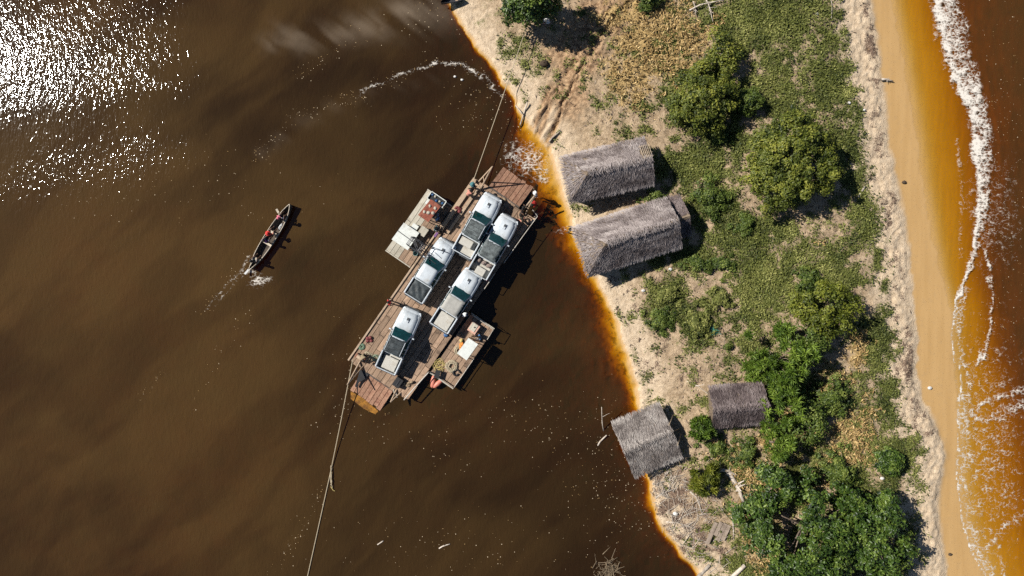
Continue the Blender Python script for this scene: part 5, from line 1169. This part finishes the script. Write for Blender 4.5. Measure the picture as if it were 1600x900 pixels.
GP, GC = 'people on the ferry', 'people in the canoe'
person('person in a red shirt standing on the ferry left edge above the lowest pickup', FW(112, 4), 20, 'stand', 'red', 'navy', group=GP)
person('person in a white top with light blue trousers by the upper ramp', FW(378, 94, DZ-.45), 200, 'stand', 'white', 'blue', 'cap', 'white', GP)
person('person in bright red stooping beside the upper ramp railing', FW(366, 100, DZ-.3), 230, 'bend', 'red', 'red', group=GP)
person('person in dark clothes standing at the right foot of the upper ramp', FW(347, 92), 140, 'stand', 'black', 'khaki', group=GP)
person('person in salmon shorts crouching on deck at the railing corner below the upper ramp', FW(333, 100), 120, 'bend', 'khaki', 'salmon', group=GP)
person('person in a pink shirt crouching among the upper left beams', FW(318, 8), 40, 'bend', 'salmon', 'khaki', group=GP)
person('person in a dark teal hat near the upper left hoist', FW(331, 8), 60, 'stand', 'black', 'grey', 'hat', 'teal', GP)
person('person in blue standing beside the rust red roof', FW(259, -10, PZ), 0, 'stand', 'blue', 'navy', group=GP)
person('person in teal sitting in shade between left pontoon and deck', FW(246, -5, PZ+.02), -30, 'sit', 'teal', 'grey', group=GP)
person('person in blue and grey seated at the right pontoon railing', FW(147, 149, PZ+.02), 190, 'sit', 'blue', 'grey', group=GP)
person('person in a white cap in the shade beside the dusty roofed pickup', FW(162, 112), 100, 'stand', 'navy', 'black', 'cap', 'white', GP)
person('person in brown bending over the winch at the lower left corner', FW(20, 16), -60, 'bend', 'khaki', 'black', group=GP)
pw = PL(852, 36); person('person in a white shirt and lilac shorts under the top tree', pw, -70, 'bend', 'white', 'lilac', 'cap', 'white')
pw = P(889, 361, .0); person('person wading in the shallows beside the largest hut', Vector((pw.x, pw.y, TZ(889, 361))), 160, 'stand', 'khaki', 'black')

# ------------------------------------------------------------------ canoe
M_CANOE = wood('canoe_hull', (.045,.036,.030), (.11,.085,.065), objvar=0)
M_RIMW = wood('canoe_rim', (.40,.34,.26), (.56,.49,.39), objvar=.1)
ca, cb = P(392, 420, .3), P(455, 320, .3); cl_ = (cb-ca).length; cang = math.atan2(cb.y-ca.y, cb.x-ca.x)
cn = empty('dugout_canoe', ((ca.x+cb.x)/2, (ca.y+cb.y)/2, 0), cang, 'long narrow dark dugout canoe with four people crossing the river', 'canoe')
NS = 17; outer, inner, rimL, rimR = [], [], [], []
for i in range(NS):
    f = -1 + 2*i/(NS-1); x = f*cl_/2; w_ = .46*max(.035, (1-abs(f)**2.6))**.75*(1 if f < 0 else 1) + (.05 if f < -.98 else 0); zt = .42 + .26*max(0, f)**4 + .10*max(0, -f)**4
    outer.append([(x,-w_,zt),(x,-w_*.9,.08),(x,-w_*.5,-.16),(x,w_*.5,-.16),(x,w_*.9,.08),(x,w_,zt)])
    wi = max(.01, w_-.055); inner.append([(x*.985,-wi,zt),(x*.985,-wi*.9,.16),(x*.985,-wi*.5,.05),(x*.985,wi*.5,.05),(x*.985,wi*.9,.16),(x*.985,wi,zt)])
    rimL.append((x,w_-.025,zt+.01)); rimR.append((x,-w_+.025,zt+.01))
mb = MB().loft(outer, closed=False, caps=False); b0 = len(mb.v); mb.loft(inner, closed=False, caps=False)
for i in range(NS-1):
    for k in (0, 5): mb.f.append((i*6+k, (i+1)*6+k, b0+(i+1)*6+k, b0+i*6+k))
for i in (0, NS-1): mb.f += [(i*6+k, i*6+k+1, b0+i*6+k+1, b0+i*6+k) for k in range(5)]
mb.build('hull_shell', M_CANOE, cn, smooth_=False)
MB().tube(rimL, .03, 5).build('gunwale', M_RIMW, cn); MB().tube(rimR, .035, 5).build('gunwale', M_RIMW, cn)
for f in (.55, .12, -.2, -.7):
    w_ = .46*(1-abs(f)**2.6)**.75; MB().box((f*cl_/2, 0, .33), (.18, 2*w_-.12, .03)).build('thwart', M_RIMW, cn)
CMx = Matrix.Translation(cn.location) @ Matrix.Rotation(cang, 4, 'Z'); cd = math.degrees(cang)
person('person with a pink cap kneeling near the canoe bow', CMx @ Vector((cl_*.26, 0, .34)), cd, 'sit', 'black', 'navy', 'cap', 'pink', GC)
person('person in a red hat and red top amidships in the canoe', CMx @ Vector((cl_*.02, .05, .34)), cd, 'sit', 'red', 'salmon', 'hat', 'red', GC)
person('person in purple sitting behind the red hat in the canoe', CMx @ Vector((-cl_*.09, .03, .34)), cd, 'sit', 'purple', 'navy', group=GC)
person('person in dark clothes steering at the canoe stern', CMx @ Vector((-cl_*.40, 0, .36)), cd, 'sit', 'black', 'grey', group=GC)
pd = empty('canoe_paddle', CMx @ Vector((-cl_*.47, .1, .45)), cang, 'pale paddle at the canoe stern dipping into foam', 'paddle')
MB().tube([(.5,-.05,.25),(-.35,.05,-.15)], .022, 6).build('shaft', M_RIMW, pd); MB().box((-.55,.07,-.22), (.5,.15,.03), M=Matrix.Rotation(R(25),4,'Y')).build('blade', CL['white'], pd)
pd = empty('canoe_paddle', CMx @ Vector((cl_*.30, .15, .55)), cang, 'thin paddle across the canoe bow', 'paddle')
MB().tube([(.15,.3,.0),(-.25,-.45,.1)], .02, 6).build('shaft', M_RIMW, pd); MB().box((.22,.42,-.03), (.16,.34,.03), rz=R(-28)).build('blade', M_RIMW, pd)
ps = empty('canoe_pack', CMx @ Vector((cl_*.18, -.22, .10)), cang, 'white pack on the right side of the canoe', 'pack')
MB().ell((0,0,.14), (.32,.13,.2), 10, 6, -.6, .08).build('pack_body', CL['white'], ps, smooth_=True); MB().tube([(-.3,0,.24),(0,.02,.36),(.3,0,.24)], .015, 5).build('strap', M_BLACK, ps)
# beached bow at the very top of the bank
bb = PL(710, -1, .05); bo = empty('beached_dinghy', bb, R(205), 'dark dinghy bow on the sand at the top edge of the river bank', 'dinghy')
hl = []
for i in range(7):
    f = i/6; w_ = .5*max(.03, 1-f**2.2); hl.append([(f*1.7-.6,-w_,.42+.15*f),(f*1.7-.6,-w_*.6,.0+.1*f),(f*1.7-.6,w_*.6,.0+.1*f),(f*1.7-.6,w_,.42+.15*f),(f*1.7-.6,w_*.85,.40+.15*f),(f*1.7-.6,w_*.5,.1+.1*f),(f*1.7-.6,-w_*.5,.1+.1*f),(f*1.7-.6,-w_*.85,.40+.15*f)])
MB().loft(hl).build('hull_shell', M_STEEL, bo); MB().box((-.1,0,.36), (.2,.86,.04)).build('thwart', M_BEAM, bo)
# stones, scraps and a coconut on the beach
M_STONE = plain('pale_scrap', (.62,.60,.56), .8, .15, 9); M_COCO = plain('coconut_husk', (.06,.04,.025), .9, .4, 12)
for (qx, qy, mt, r, lb, ct) in ((1412,285,M_COCO,.15,'dark coconut husk alone on the wet beach sand','coconut'),(1452,606,M_STONE,.15,'single white shell on the wet sand halfway down the beach','shell'),(1484,866,M_COCO,.13,'dark husk on wet sand near the bottom edge','coconut'),(1326,161,M_STONE,.13,'white plastic scrap on the grass at the upper beach edge','scrap'),(1276,22,M_STONE,.12,'white scrap on the grass near the top edge','scrap'),(1350,172,M_STONE,.1,'white scrap on sand right of the grass','scrap'),(1378,747,M_STONE,.14,'white scrap below the lone beach edge bush','scrap'),(1055,802,M_STONE,.17,'white plastic bag in the driftwood heap','bag'),(1005,454,M_STONE,.13,'white scrap on the sandy soil below the largest hut','scrap'),(1047,421,M_STONE,.15,'pale stone at the shadow edge of the largest hut','stone'),(850,100,M_COCO,.3,'dark rounded boulder on the sandy slope by the wheel ruts','boulder'),(711,120,M_STONE,.10,'upper pale float on the water by the bank','float'),(722,125,M_STONE,.10,'lower pale float on the water by the bank','float')):
    p_ = PL(qx, qy) if qx > 740 else P(qx, qy, .0)
    random.seed(qx); tag(MB().ell((0,0,r*.35), (r*1.2,r*.9,r*.8), 9, 6, -.8, .12).build(lb.split()[-1] if False else {'coconut':'coconut','shell':'sea_shell','scrap':'plastic_scrap','bag':'plastic_bag','stone':'pale_stone','boulder':'boulder','float':'net_float'}[ct], mt, None, p_, smooth_=True), lb, ct)
